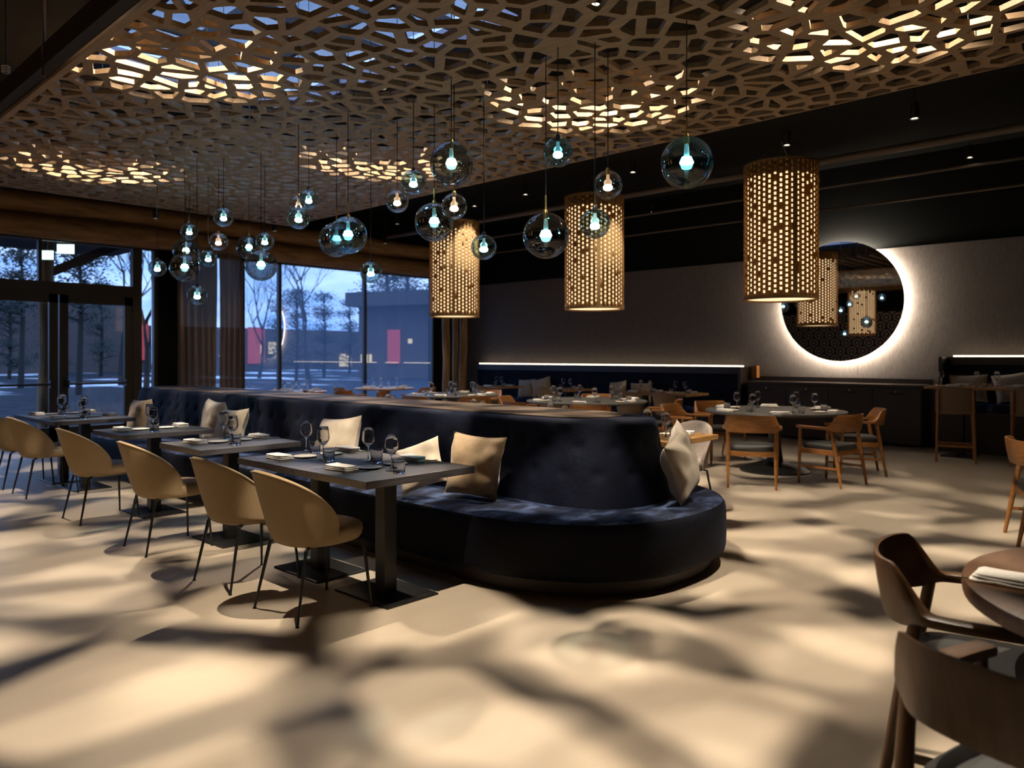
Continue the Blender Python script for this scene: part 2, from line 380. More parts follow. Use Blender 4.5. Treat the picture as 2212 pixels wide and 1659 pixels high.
# ceiling details: slatted boards over the aisle, pipes, rails
mb = MB()
for k in range(44):
    y = YN+.3+k*.36
    if y < 12.9: mb.box((-.72, y, ZC-.07), (4.7, .07, .12))
struct('trim_1', mb, 'slat', smooth=0)
struct('trim_2', MB().box((1.72, 3.5, 3.60), (.08, 14.8, .16)), 'black_board', smooth=0)
mb = MB()
for y in (.5, 5.0, 9.5): mb.box((-.7, y, ZC-.26), (4.9, .14, .24))
struct('trim_3', mb, 'black_board', smooth=0)
for i, (X, z, r, nm) in enumerate(((11.45, 3.93, .022, 'thin painted ceiling pipe nearer to the mirror wall'), (10.25, 4.02, .05, 'thick dark ceiling pipe running above the round tables'), (12.3, 3.75, .018, 'thin dark ceiling conduit just in front of the mirror wall'))):
    tag(build('ceiling_pipe', MB().tube([(X, -3.9, z), (X, 5, z), (X, 13.4, z)], r, 10), 'pipe' if i != 2 else 'slat'), nm, 'pipe', 'pipes along the black ceiling')
struct('trim_4', MB().box((6.62, 4.0, 4.4), (.12, 16, .3)), 'black_board', smooth=0)
struct('baseboard_right', MB().box((XR-.04, 5, .05), (.03, 17.9, .1)), 'black', smooth=0)
# ------------------------------------------------------------------ perforated oak ceiling raft (irregular cells cut through a thick sheet)
def lattice():
    X0, X1, Y0, Y1, Z, T = 1.78, 6.42, -2.6, 10.95, 3.50, .036
    random.seed(21)
    S = .212; pts = []
    nx = int((X1-X0)/S)+3; ny = int((Y1-Y0)/(S*.87))+3
    for j in range(-1, ny):
        for i in range(-1, nx):
            x = X0+(i+.5*(j % 2))*S+random.uniform(-.41, .41)*S; y = Y0+j*S*.87+random.uniform(-.41, .41)*S
            pts.append((x, y))
    g = {}
    for k, p in enumerate(pts): g.setdefault((int(p[0]//.4), int(p[1]//.4)), []).append(k)
    def clip(poly, nx_, ny_, c):   # keep n.p <= c
        out = []
        for a in range(len(poly)):
            p, q = poly[a], poly[(a+1) % len(poly)]
            dp = nx_*p[0]+ny_*p[1]-c; dq = nx_*q[0]+ny_*q[1]-c
            if dp <= 0: out.append(p)
            if (dp < 0 < dq) or (dq < 0 < dp):
                t = dp/(dp-dq); out.append((p[0]+(q[0]-p[0])*t, p[1]+(q[1]-p[1])*t))
        return out
    mb = MB(); rnd = random.Random(5)
    def bw(k, m):
        a, b = min(k, m), max(k, m); r = random.Random(a*7919+b)
        return .022+.018*r.random()**2+(.014 if r.random() < .12 else 0)
    for k, (x, y) in enumerate(pts):
        if not (X0-.2 < x < X1+.2 and Y0-.2 < y < Y1+.2): continue
        outer = [(X0, Y0), (X1, Y0), (X1, Y1), (X0, Y1)]
        hole = [(X0+.05, Y0+.05), (X1-.02, Y0+.05), (X1-.02, Y1-.04), (X0+.05, Y1-.04)]
        gx, gy = int(x//.4), int(y//.4)
        for a in (gx-1, gx, gx+1, gx-2, gx+2):
            for b in (gy-2, gy-1, gy, gy+1, gy+2):
                for m in g.get((a, b), ()):
                    if m == k: continue
                    dx, dy = pts[m][0]-x, pts[m][1]-y; l = math.hypot(dx, dy)
                    if l > .75 or l < 1e-4: continue
                    n0, n1 = dx/l, dy/l; c = n0*(x+pts[m][0])/2+n1*(y+pts[m][1])/2
                    outer = clip(outer, n0, n1, c)
                    if hole: hole = clip(hole, n0, n1, c-bw(k, m))
        if len(outer) < 3: continue
        area = 0 if len(hole) < 3 else abs(sum(hole[a][0]*hole[(a+1) % len(hole)][1]-hole[(a+1) % len(hole)][0]*hole[a][1] for a in range(len(hole))))/2
        # closed cells: a few everywhere, more along the plain left margin near the camera
        solid = area < .0009 or rnd.random() < .004
        if solid:
            n = len(outer); mb.add([(p[0], p[1], Z) for p in outer]+[(p[0], p[1], Z+T) for p in outer], [tuple(range(n))[::-1], tuple(range(n, 2*n))])
            continue
        hc = (sum(p[0] for p in hole)/len(hole), sum(p[1] for p in hole)/len(hole))
        ang = lambda p: math.atan2(p[1]-hc[1], p[0]-hc[0])
        outer.sort(key=ang); hole.sort(key=ang); no, nh = len(outer), len(hole)
        vs = [(p[0], p[1], Z) for p in outer]+[(p[0], p[1], Z) for p in hole]+[(p[0], p[1], Z+T) for p in outer]+[(p[0], p[1], Z+T) for p in hole]
        fs = []; i = j = 0; top = no+nh
        while i < no or j < nh:
            ao = ang(outer[i % no])+2*PI*(i//no); ah = ang(hole[j % nh])+2*PI*(j//nh)
            a_i, a_j = i % no, no+(j % nh)
            nxo = ang(outer[(i+1) % no])+2*PI*((i+1)//no); nxh = ang(hole[(j+1) % nh])+2*PI*((j+1)//nh)
            if j >= nh or (i < no and nxo <= nxh): t = (a_i, (i+1) % no, a_j); i += 1
            else: t = (a_i, no+((j+1) % nh), a_j); j += 1
            fs.append(t[::-1]); fs.append(tuple(q+top for q in t))
        for a in range(nh):
            b = (a+1) % nh; fs.append((no+a, no+b, top+no+b, top+no+a))
        mb.add(vs, fs)
    for a, b in (((X0, Y0), (X1, Y0)), ((X1, Y0), (X1, Y1)), ((X1, Y1), (X0, Y1)), ((X0, Y1), (X0, Y0))):
        mb.add([(*a, Z), (*b, Z), (*b, Z+T), (*a, Z+T)], [(0, 1, 2, 3)])
    me = bpy.data.meshes.new('lattice_panel'); me.from_pydata(mb.v, [], mb.f); me.update(); me.materials.append(M['lattice'])
    root = thing('lattice_ceiling_raft', (4.1, 4.2, Z), 0, 'suspended oak ceiling raft cut through with irregular web-like openings above the banquette', 'ceiling raft')
    o = bpy.data.objects.new('lattice_panel', me); COL.objects.link(o); o.parent = root; o.location = (-4.1, -4.2, -Z)
    r = 0
    for x in (2.6, 4.1, 5.6):
        for y in (-1, 1.2, 3.4, 5.6, 7.8, 10.0):
            zt_ = ZC if not (SKX0 < x < SKX1 and SKY0 < y < SKY1) else 4.85
            build('suspension_wire', MB().tube([(x-4.1, y-4.2, T), (x-4.1, y-4.2, zt_-Z)], .003, 5), 'steel', root)
    return root
lattice()
# ------------------------------------------------------------------ spotlights
def spot_light(name, loc, tgt, power, ang, blend, r, col=(1, .85, .67), parent=None):
    ld = bpy.data.lights.new(name, 'SPOT'); ld.energy = power; ld.spot_size = math.radians(ang); ld.spot_blend = blend; ld.shadow_soft_size = r; ld.color = col
    o = bpy.data.objects.new(name, ld); COL.objects.link(o); o.location = loc
    o.rotation_euler = (Vector(tgt)-Vector(loc)).to_track_quat('-Z', 'Y').to_euler()
    return o
def make_can():
    t = thing('ceiling_spotlight', (0, 0, 0), 0, None, 'spotlight')
    build('housing', MB().lathe([(.0, .16), (.045, .16), (.045, -.0), (.038, -.0), (.036, .02), (0, .02)], 20), 'metal_black', t)
    build('lens', MB().lathe([(.0, .012), (.034, .012), (.034, .016), (0, .016)], 20, cap=False), 'lens', t)
    build('stem', MB().tube([(0, 0, .16), (0, 0, .20)], .008, 8), 'metal_black', t)
    return t
can = Proto(make_can)
# above the raft: these throw the web of shadows on the floor
RAFT = [(2.25, 5.4, .9), (2.95, 9.1, .9), (5.0, 6.6, .9), (5.0, 3.75, 1.1), (5.0, 1.5, .9), (2.25, 2.6, 1.3)]
names = ['beside the skylight shaft on the aisle side', 'behind the skylight towards the windows', 'beside the skylight on the mirror side', 'at the skylight corner on the mirror side', 'before the skylight on the mirror side', 'over the open floor in front of the seating']
for (x, y, w), nm in zip(RAFT, names):
    can((x, y, 4.295), 0, 'black cylinder spotlight above the oak raft, %s' % nm, 'spotlights above the oak raft')
    spot_light('raft_spot', (x, y, 4.28), (x, y, 0), 660*w, 106, .45, .018)
# over the round tables, seen past the edge of the raft
for i, (px, py) in enumerate(((1975, 257), (1367, 373), (1135, 421), (1025, 446), (858, 484), (593, 499), (337, 472), (832, 526))):
    zz = 3.88 if i < 5 else 3.9
    p = at_z(px, py, zz)
    if i in (5, 6, 7): p = at_d(px, py, {5: 14.0, 6: 12.6, 7: 16.0}[i])
    lab = ['nearest the high bar table', 'between the first and second woven drum lamps', 'just behind the second woven drum lamp', 'past the third woven drum lamp', 'over the far round table', 'over the small window table', 'in front of the curtain pier', 'near the timber posts'][i]
    can(p, 0, 'black cylinder ceiling spotlight %s' % lab, 'spotlights on the open black ceiling')
    if p.z+.2 < ZC-.01 or 1:
        tag(build('spotlight_rod', MB().tube([(p.x, p.y, p.z+.2), (p.x, p.y, ZC)], .007, 6), 'metal_black'), 'thin black rod holding the ceiling spotlight %s' % lab, 'rod')
    spot_light('table_spot', (p.x, p.y, p.z-.01), (p.x+.1, p.y, 0), [110, 260, 260, 240, 160, 90, 40, 60][i], 80, .6, .03)
for x, y, w in ((9.1, 3.9, 330), (8.9, .8, 70), (11.3, 2.4, 130), (11.7, 7.5, 420), (11.7, 10.5, 420), (11.0, 12.6, 60)):  # added lamps with no visible source, to brighten tables and floor
    spot_light('table_spot', (x, y, 4.05), (x, y, 0), w, 62, .7, .04)
    can((x, y, 4.0), 0, 'added black spotlight on the dark ceiling %s' % {9.1: 'above the first round table', 8.9: 'over the open floor right of the banquette', 11.3: 'above the bar stools', 11.7: 'above the wall bench tables', 11.0: 'above the corner by the windows'}[x]+(' towards the windows' if y in (10.2, 6.5) else ''), 'spotlights added on the dark ceiling for extra light')
# ------------------------------------------------------------------ island banquette
BX0, BX1, BY0, BY1 = 3.20, 5.30, 2.36, 10.75
def oval(x0, x1, y0, y1, n=360, e=2.35, run=1.25):
    """closed outline: straight long sides with superelliptic ends, uniformly sampled"""
    cx, a = (x0+x1)/2, (x1-x0)/2; pts = []
    for side in (0, 1):
        for i in range(121):
            t = -PI/2+PI*i/120
            c, s = math.cos(t), math.sin(t)
            X = a*math.copysign(abs(s)**(2/e), s); Y = run*abs(c)**(2/e)
            pts.append((cx+X, y0+run-Y) if side == 0 else (cx-X, y1-run+Y))
    # resample by length
    P = [Vector((p[0], p[1])) for p in pts]; P.append(P[0]); Ls = [0]
    for i in range(len(P)-1): Ls.append(Ls[-1]+(P[i+1]-P[i]).length)
    out = []; k = 0
    for i in range(n):
        s = Ls[-1]*i/n
        while Ls[k+1] < s: k += 1
        u = (s-Ls[k])/max(1e-9, Ls[k+1]-Ls[k]); out.append(P[k].lerp(P[k+1], u))
    return out
def normals(P):
    n = len(P); r = []
    for i in range(n):
        t = (P[(i+1) % n]-P[i-1]).normalized(); r.append(Vector((t.y, -t.x)))
    return r
t = thing('banquette', (4.25, 5.0, 0), 0, 'long navy velvet island banquette with rounded end and central tufted backrest', 'banquette')
def onroot(o): o.location = (-t.location.x, -t.location.y, -t.location.z); return o
P0 = oval(BX0, BX1, BY0, BY1+.25); N0 = normals(P0)
if (P0[5]-Vector((4.25, 5))).dot(N0[5]) < 0: N0 = [-q for q in N0]
rings = []
for z, ins in ((.105, .07), (.10, .03), (.115, .008), (.15, .0), (.25, -.004), (.38, 0), (.415, .006), (.437, .022), (.448, .05), (.45, .09), (.452, .3), (.452, .6)):
    rings.append([(p.x-q.x*ins, p.y-q.y*ins, z+(.004*noise.noise(Vector((p.x*3, p.y*3, ins*4))) if ins > .04 and z > .4 else 0)) for p, q in zip(P0, N0)])
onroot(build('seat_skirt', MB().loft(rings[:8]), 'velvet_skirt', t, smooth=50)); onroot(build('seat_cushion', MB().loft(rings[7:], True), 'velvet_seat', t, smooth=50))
Pp = oval(BX0, BX1, BY0, BY1+.25, 180); Np = normals(Pp); sg = 1 if (Pp[5]-Vector((4.25, 5))).dot(Np[5]) > 0 else -1
onroot(build('plinth', MB().loft([[(p.x-sg*q.x*.10, p.y-sg*q.y*.10, z) for p, q in zip(Pp, Np)] for z in (0, .12)]), 'plinth', t))
# backrest: battered faces, stitched seams, rows of buttons
seamY = [3.62, 5.35, 7.2, 9.0]
def backring(z, k):
    x0, x1, y0, y1 = 3.74+.10*k, 4.76-.10*k, 2.70+.08*k, 10.62-.08*k
    return oval(x0, x1, y0, y1, 560, 2.6, .62)
rings = []
levels = [(.44, 0, 0), (.5, .1, 0)]+[(.5+.44*i/22, .1+.82*i/22, 0) for i in range(1, 23)]+[(.972, .96, .004), (.988, .97, .013), (.997, .98, .028), (1.0, .98, .05), (1.0, .98, .25)]
def dents(px, py, z):
    d = 0
    for y in seamY:
        if abs(py-y) < .05: d += .016*math.exp(-((py-y)/.009)**2)
    return d
bt = []
B0 = backring(0, .5); Ls = 0; acc = [0]
for i in range(1, len(B0)): acc.append(acc[-1]+(B0[i]-B0[i-1]).length)
for z, k, ins in levels:
    P = backring(z, k); Nn = normals(P); sgn = 1 if (P[5]-Vector((4.25, 5))).dot(Nn[5]) > 0 else -1
    ring = []
    for i, (p, q) in enumerate(zip(P, Nn)):
        dd = dents(p.x, p.y, z) if z < .99 else 0
        if ins < .03:
            for zz, off in ((.83, 0), (.66, .12)):
                m = ((acc[i]+off) % .24)-.12
                dd += .018*math.exp(-(m*m+(z-zz)**2)/.0011)
        q = q*sgn; ring.append((p.x-q.x*(ins+dd), p.y-q.y*(ins+dd), z))
    rings.append(ring)
onroot(build('backrest', MB().loft(rings), 'velvet', t, smooth=70))
Pc = oval(3.915, 4.585, 3.02, 10.45, 200, 2.6, .55)
onroot(build('capping', MB().loft([[(p.x, p.y, z) for p in Pc] for z in (.99, 1.008)]), 'capping', t))

# ------------------------------------------------------------------ cushions
def cushion_mb(w, h, t, seed, n=22, pinch=.09, wr=.5):
    mb = MB(); vs = []; random.seed(seed)
    for sd in (1, -1):
        for j in range(n+1):
            for i in range(n+1):
                u, v = 2*i/n-1, 2*j/n-1
                pu = u*(1-pinch*(1-v*v)*1.0); pv = v*(1-pinch*(1-u*u)*1.0)
                e = max(0, (1-u**4)*(1-v**4))**.55*(1-.25*(u*u+v*v)/2)
                x = pu*w/2; y = pv*h/2
                z = sd*t/2*e
                z += wr*.018*e*noise.noise(Vector((x*9+seed, y*9+y*x*20, sd*2.0)))+wr*.010*math.sin(x*22+y*30+seed+3*noise.noise(Vector((x*5, y*5, seed))))*e*(abs(u)**1.5)
                vs.append((x, y, z))
    fs = []; m = (n+1)**2
    for j in range(n):
        for i in range(n):
            a = j*(n+1)+i
            fs.append((a, a+1, a+n+2, a+n+1)); fs.append((m+a, m+a+n+1, m+a+n+2, m+a+1))
    for i in range(n):
        for a, b in ((i, i+1), (n*(n+1)+i, n*(n+1)+i+1), (i*(n+1), (i+1)*(n+1)), (i*(n+1)+n, (i+1)*(n+1)+n)): fs.append((a, b, m+b, m+a))
    return mb.add(vs, fs)
def cushion(base, face, w, h, t, mat, seed, label, tilt=12, roll=0, group=None, wr=.6):
    """base: point under the cushion; face: heading its front faces (deg)"""
    o = build('throw_pillow', cushion_mb(w, h, t*1.35, seed, wr=wr*1.5), mat, smooth=80)
    R = Matrix.Rotation(math.radians(face), 4, 'Z') @ Matrix.Rotation(math.radians(-tilt), 4, 'Y') @ Matrix.Rotation(PI/2, 4, 'Y') @ Matrix.Rotation(PI/2+math.radians(roll), 4, 'Z')
    zs = [(R @ Vector(v.co)).z for v in o.data.vertices]
    o.matrix_world = Matrix.Translation((base[0], base[1], base[2]-min(zs))) @ R
    tag(o, label, 'cushion', group); return o
SZ = .455
G1 = 'throw cushions on the island banquette'
cushion((3.58, 3.70, SZ), 196, .42, .43, .13, 'cushion_tan', 3, 'large golden tan velvet cushion on the banquette, leaning on the tufted backrest', 14, -3, G1, 1.0)
cushion((3.40, 4.06, SZ), 205, .34, .34, .11, 'cushion_beige', 9, 'crumpled beige cushion half hidden behind the front dark table', 24, 22, G1, 1.0)
cushion((4.40, 2.60, SZ), 281, .38, .40, .13, 'cushion_beige', 5, 'beige velvet cushion standing on the rounded end of the banquette', 12, 14, G1, 1.0)
cushion((4.83, 2.84, SZ), 292, .38, .42, .11, 'cushion_cream', 6, 'pale cream cushion peeking out behind the beige cushion at the rounded end', 14, 16, G1, .6)
cushion((3.54, 5.28, SZ), 185, .48, .46, .15, 'cushion_beige', 7, 'beige cushion on the banquette between the joined pair and single table', 18, 6, G1, .6)
cushion((3.52, 7.10, SZ), 182, .46, .46, .14, 'cushion_beige', 8, 'wide beige cushion, front one of two behind the third dark table', 22, 4, G1, .6)
cushion((3.60, 7.62, SZ), 176, .46, .50, .13, 'cushion_beige', 14, 'upright beige cushion standing behind another on the banquette seat', 8, -3, G1, .6)
cushion((3.56, 9.45, SZ), 185, .44, .44, .13, 'cushion_tan', 15, 'small tan cushion at the window end of the banquette', 12, 3, G1, .6)

# ------------------------------------------------------------------ square tables
def make_sq_table(top, wx=.80, wy=.705, h=.75, th=.042, post='metal_black'):
    t = thing('square_table', (0, 0, 0), 0, None, 'table')
    build('tabletop', MB().box((0, 0, h-th/2), (wx, wy, th)), top, t, smooth=0, bevel=.003)
    build('pedestal_post', MB().box((0, 0, (h-th+.012)/2), (.092, .092, h-th-.014)), post, t, smooth=0, bevel=.004)
    build('base_plate', MB().box((0, 0, .006), (.38, .52, .012)), 'base_plate', t, smooth=0, bevel=.004)
    return t
dark = Proto(make_sq_table, 'table_dark')
TD = [((2.795, 3.655), 'dark square table at the rounded end of the banquette'),
      ((2.795, 4.365), 'dark square table joined to the one at the rounded end'),
      ((2.795, 5.61), 'single dark square table, second place along the banquette'),
      ((2.795, 7.075), 'single dark square table, third place along the banquette'),
      ((2.81, 8.96), 'nearer dark table of the joined pair by the windows'),
      ((2.81, 9.67), 'dark square table closest to the glass doors')]
for (x, y), lab in TD: dark((x, y, 0), 0, lab, 'dark square tables beside the banquette')
oak = Proto(make_sq_table, 'oak')
TO = [((5.49, 3.47), 'oak table at the rounded end of the banquette, mirror side'),
      ((5.49, 4.55), 'oak table second along the mirror side of the banquette'),
      ((5.49, 5.62), 'oak table third along the mirror side of the banquette'),
      ((5.49, 7.1), 'oak table fourth along the mirror side of the banquette'),
      ((5.49, 8.9), 'oak table at the window end, mirror side of the banquette')]
for (x, y), lab in TO: oak((x, y, 0), 0, lab, 'oak square tables beside the banquette')
TW = [((11.9, 7.05), 'oak wall bench table nearest the round mirror'), ((11.9, 7.78), 'oak wall bench table joined to the one nearest the mirror'),
      ((11.9, 9.65), 'oak wall bench table in the middle of the bench'), ((11.9, 11.55), 'oak wall bench table nearest the timber posts')]
for (x, y), lab in TW: oak((x, y, 0), 0, lab, 'oak square tables at the wall bench')

# ------------------------------------------------------------------ tub chair (upholstered shell, four thin metal legs)
def make_tub(shell, seat):
    t = thing('dining_chair', (0, 0, 0), 0, None, 'chair')
    nu, A = 40, math.radians(94)
    def rim(u):
        th = u*A; c = max(0.0, math.cos(th*.95)); return .47+.33*c**.6
    def P(u, v, inn):
        th = u*A; zb = .392; zt = rim(u); z = zb+(zt-zb)*v
        k = (z-zb)/.40
        rx = (.205+.085*min(1, k)**.8)-inn; ry = (.232+.045*min(1, k)**.7)-inn
        if v < .08: rx -= .05*(1-v/.08)**2; ry -= .05*(1-v/.08)**2
        c = max(0, math.cos(th))
        return Vector((-math.cos(th)*rx-.045*k*c+.0, math.sin(th)*ry, z))
    vs = [0, .02, .05, .08, .16, .26, .36, .46, .56, .66, .76, .86, .94, 1]
    rings = []
    for i in range(nu+1):
        u = -1+2*i/nu; ring = [P(u, v, 0) for v in vs]
        tp = P(u, 1, .014); tp.z += .010; ring.append(tp)
        ring += [P(u, v, .028) for v in vs[::-1]]
        rings.append(ring)
    build('backrest', MB().loft(rings, cap=True, closed=True), shell, t, smooth=70)
    build('piping', MB().tube([P(-1+2*i/nu, 1, -.001)+Vector((0, 0, .002)) for i in range(nu+1)], .004, 6), shell, t)
    rings = []
    for z, g in ((.385, .86), (.392, .93), (.41, .98), (.435, 1.0), (.458, .985), (.470, .94), (.477, .84), (.481, .6), (.482, .2)):
        rings.append([(.035+.245*g*math.copysign(abs(math.cos(a))**.78, math.cos(a))+(.0), .232*g*math.copysign(abs(math.sin(a))**.85, math.sin(a)), z) for a in [2*PI*k/40 for k in range(40)]])
    build('seat', MB().loft(rings), seat, t, smooth=60)
    for sx in (1, -1):
        for sy in (1, -1):
            a = (.035+sx*.14, sy*.15, .39); k = (.035+sx*.185, sy*.185, .375); b = (.01+sx*.235, sy*.225, .004)
            build('leg', MB().tube([a, k, b], [.011, .011, .007], 8).lathe([(0, 0), (.011, 0), (.011, .006), (0, .008)], 10, (b[0], b[1], 0)), 'metal_black', t)
    return t
tub_tan = Proto(make_tub, 'tan', 'leather')
TC = [((2.34, 3.74), 'tan shell-back chair at the dark table by the banquette end', 0), ((2.35, 4.52), 'tan shell-back chair at the joined second dark table', 2), ((2.36, 5.74), 'tan shell-back chair at the single dark table next along', -2),
      ((2.37, 7.17), 'tan shell-back chair at the third place along the aisle', 0), ((2.40, 8.86), 'tan shell-back chair, nearer one at the joined pair by the doors', 1), ((2.40, 9.62), 'tan shell-back chair closest to the glass doors', -3)]
for (x, y), lab, r in TC: tub_tan((x, y, 0), math.radians(r), lab, 'tan chairs along the aisle')
tub_grey = Proto(make_tub, 'greyfab', 'greyfab')
for (x, y), lab in (((6.08, 3.60), 'pale grey shell-back chair at the oak table by the banquette end'), ((6.08, 4.6), 'pale grey shell-back chair at the second oak banquette table'), ((6.08, 5.65), 'pale grey shell-back chair at the third oak banquette table'),
                    ((6.08, 7.1), 'pale grey shell-back chair at the fourth oak banquette table'), ((6.08, 8.9), 'pale grey shell-back chair at the window-end oak banquette table')):
    tub_grey((x, y, 0), PI, lab, 'pale grey chairs on the mirror side of the banquette')
tub_br = Proto(make_tub, 'brownfab', 'brownfab')
for (x, y), lab in (((11.45, 7.0), 'taupe shell-back chair at the wall bench table nearest the mirror'), ((11.45, 7.8), 'taupe shell-back chair at the joined second wall bench table'), ((11.45, 9.65), 'taupe shell-back chair at the middle wall bench table'), ((11.45, 11.5), 'taupe shell-back chair at the wall bench table by the timber posts')):
    tub_br((x, y, 0), 0, lab, 'taupe chairs facing the wall bench')

# ------------------------------------------------------------------ bent wood armchair
def make_arm(wd, cu):
    t = thing('armchair', (0, 0, 0), 0, None, 'chair')
    ctl = [(.235, .262), (.16, .272), (.06, .280), (-.04, .282), (-.12, .272), (-.18, .245), (-.225, .205), (-.252, .15), (-.268, .075), (-.272, 0)]
    path = [(x, -y) for x, y in ctl]+[(x, y) for x, y in ctl[-2::-1]]
    # smooth resample (Catmull-Rom)
    pts = []
    for i in range(len(path)-1):
        p0, p1, p2, p3 = [Vector(path[max(0, min(len(path)-1, q))]) for q in (i-1, i, i+1, i+2)]
        for s in range(4):
            u = s/4; pts.append(.5*((2*p1)+(p2-p0)*u+(2*p0-5*p1+4*p2-p3)*u*u+(3*p1-p0-3*p2+p3)*u**3))
    pts.append(Vector(path[-1])); rings = []
    for i, p in enumerate(pts):
        tn = (pts[min(i+1, len(pts)-1)]-pts[max(i-1, 0)]).normalized(); nrm = Vector((tn.y, -tn.x))
        ay = abs(p.y); x = p.x
        k = 0 if x > -.125 else min(1, (-.125-x)/.085); k = k*k*(3-2*k)       # 0 on the arms, 1 across the back
        top = .648+.135*k; bot = .618-.022*k; lean = -.030*k
        wd_ = .062*(1-k)+.022*k
        if x > .19: wd_ *= 1.0
        ring = []
        for a, (uu, vv) in enumerate(((-.5, 0), (-.46, -.4), (-.3, -.5), (.3, -.5), (.46, -.4), (.5, 0), (.46, .4), (.3, .5), (-.3, .5), (-.46, .4))):
            z = (top+bot)/2+vv*(top-bot)
            q = p+nrm*uu*wd_
            ring.append((q.x+lean*(vv+.5), q.y, z))
        rings.append(ring)
    build('backrest_and_arms', MB().loft(rings), wd, t, smooth=60)
    for sy in (1, -1):
        build('leg', MB().tube([(.205, sy*.262, .622), (.21, sy*.262, .42), (.225, sy*.262, 0)], [.017, .0205, .013], 12), wd, t)
        build('leg', MB().tube([(-.165, sy*.25, .615), (-.20, sy*.243, .42), (-.275, sy*.243, 0)], [.019, .0225, .013], 12), wd, t)
        build('stretcher', MB().bar((.215, sy*.255, .20), (-.235, sy*.240, .20), .018, .026), wd, t, smooth=0, bevel=.004)
        build('seat_rail', MB().bar((.21, sy*.25, .37), (-.20, sy*.236, .37), .022, .055), wd, t, smooth=0, bevel=.004)
    build('seat_rail', MB().bar((.208, -.25, .37), (.208, .25, .37), .024, .055), wd, t, smooth=0, bevel=.004)
    build('seat_rail', MB().bar((-.20, -.235, .365), (-.20, .235, .365), .024, .055), wd, t, smooth=0, bevel=.004)
    rings = []
    for z, g in ((.385, .95), (.395, 1.0), (.42, 1.01), (.442, .985), (.452, .92), (.458, .7), (.460, .3)):
        rings.append([(.01+.225*g*math.copysign(abs(math.cos(a))**.42, math.cos(a)), .236*g*math.copysign(abs(math.sin(a))**.42, math.sin(a)), z) for a in [2*PI*k/48 for k in range(48)]])
    build('seat', MB().loft(rings), cu, t, smooth=60)
    return t
arm = Proto(make_arm, 'walnut', 'cushion_dark')
def put_arm(x, y, deg, lab, grp=None, pr=arm): return pr((x, y, 0), math.radians(deg), lab, grp)
R1, R2, R3 = (9.02, 4.02), (9.05, 6.95), (8.85, 9.7)
g = 'wooden armchairs around the first round table'
put_arm(7.86, 3.76, 25, 'walnut armchair at the first round table with its back to the banquette', g)
put_arm(8.56, 3.17, 78, 'walnut armchair at the first round table, back towards the open floor', g)
put_arm(9.55, 3.22, 118, 'walnut armchair tucked behind another, nearest the dark sideboard', g)
put_arm(8.72, 5.08, -88, 'walnut armchair seen side-on between the first two round tables', g)
put_arm(9.55, 5.05, -118, 'walnut armchair behind the left rim of the first round table', g)
g = 'wooden armchairs around the second round table'
put_arm(8.05, 6.15, 38, 'walnut armchair whose back shows just above the banquette end', g)
put_arm(7.92, 7.15, -5, 'walnut armchair at the second round table facing the mirror wall', g)
put_arm(9.6, 6.0, 118, 'walnut armchair at the second round table, turned sideways by the grey chair', g)
put_arm(8.7, 8.02, -70, 'walnut armchair in orange light between the second and third round tables', g)
put_arm(9.95, 7.5, 205, 'walnut armchair at the second round table with its back to the bench', g)
g = 'wooden armchairs around the third round table'
put_arm(7.85, 9.3, 15, 'walnut armchair at the third round table nearest the banquette', g)
put_arm(8.4, 8.78, 65, 'walnut armchair at the third round table, back towards the second table', g)
put_arm(8.3, 10.6, -55, 'walnut armchair at the third round table on the window side', g)
put_arm(9.8, 9.9, 190, 'walnut armchair at the third round table with its back to the bench', g)

def make_round(D, top, base, h=.75, th=.035, lip=True):
    t = thing('round_table', (0, 0, 0), 0, None, 'table'); r = D/2
    build('tabletop', MB().lathe([(0, h-th), (r-.03, h-th), (r-.004, h-th+.012), (r, h-th*.4), (r-.004, h-.002), (r-.012, h), (0, h)], 72), top, t, smooth=30)
    build('pedestal', MB().lathe([(.0, .03), (.14, .03), (.10, .12), (.075, .3), (.075, .55), (.12, .68), (.22, h-th), (0, h-th)], 32), base, t)
    build('base', MB().lathe([(0, 0), (.40*D/1.6, 0), (.40*D/1.6, .015), (.33*D/1.6, .06), (.14, .12), (0, .12)], 48), base, t, smooth=50)
    return t
tag(tr1 := make_round(1.66, 'roundtop', 'metal_black'), 'large charcoal round table under the nearest woven drum lamp', 'table', 'large round tables'); tr1.location = (*R1, 0)
tag(tr2 := make_round(1.80, 'roundtop', 'metal_black'), 'charcoal round table under the middle woven drum lamp', 'table', 'large round tables'); tr2.location = (*R2, 0)
tag(tr3 := make_round(1.60, 'roundtop', 'metal_black'), 'charcoal round table under the farthest woven drum lamp', 'table', 'large round tables'); tr3.location = (*R3, 0)
W4, W5 = (9.70, 12.72), (7.62, 12.72)
tag(tr4 := make_round(1.25, 'oak', 'walnut'), 'round wooden table in front of the dark window mullion', 'table', 'wooden round tables by the window'); tr4.location = (*W4, 0)
tag(tr5 := make_round(1.15, 'oak', 'walnut'), 'round wooden table by the edge of the curtain', 'table', 'wooden round tables by the window'); tr5.location = (*W5, 0)
g = 'wooden armchairs at the window tables'
put_arm(8.95, 12.9, -10, 'walnut armchair left of the window table by the mullion', g)
put_arm(9.9, 11.85, 100, 'walnut armchair with its back to the room at the mullion table', g)
put_arm(7.95, 11.95, 110, 'walnut armchair at the window table by the curtain', g)
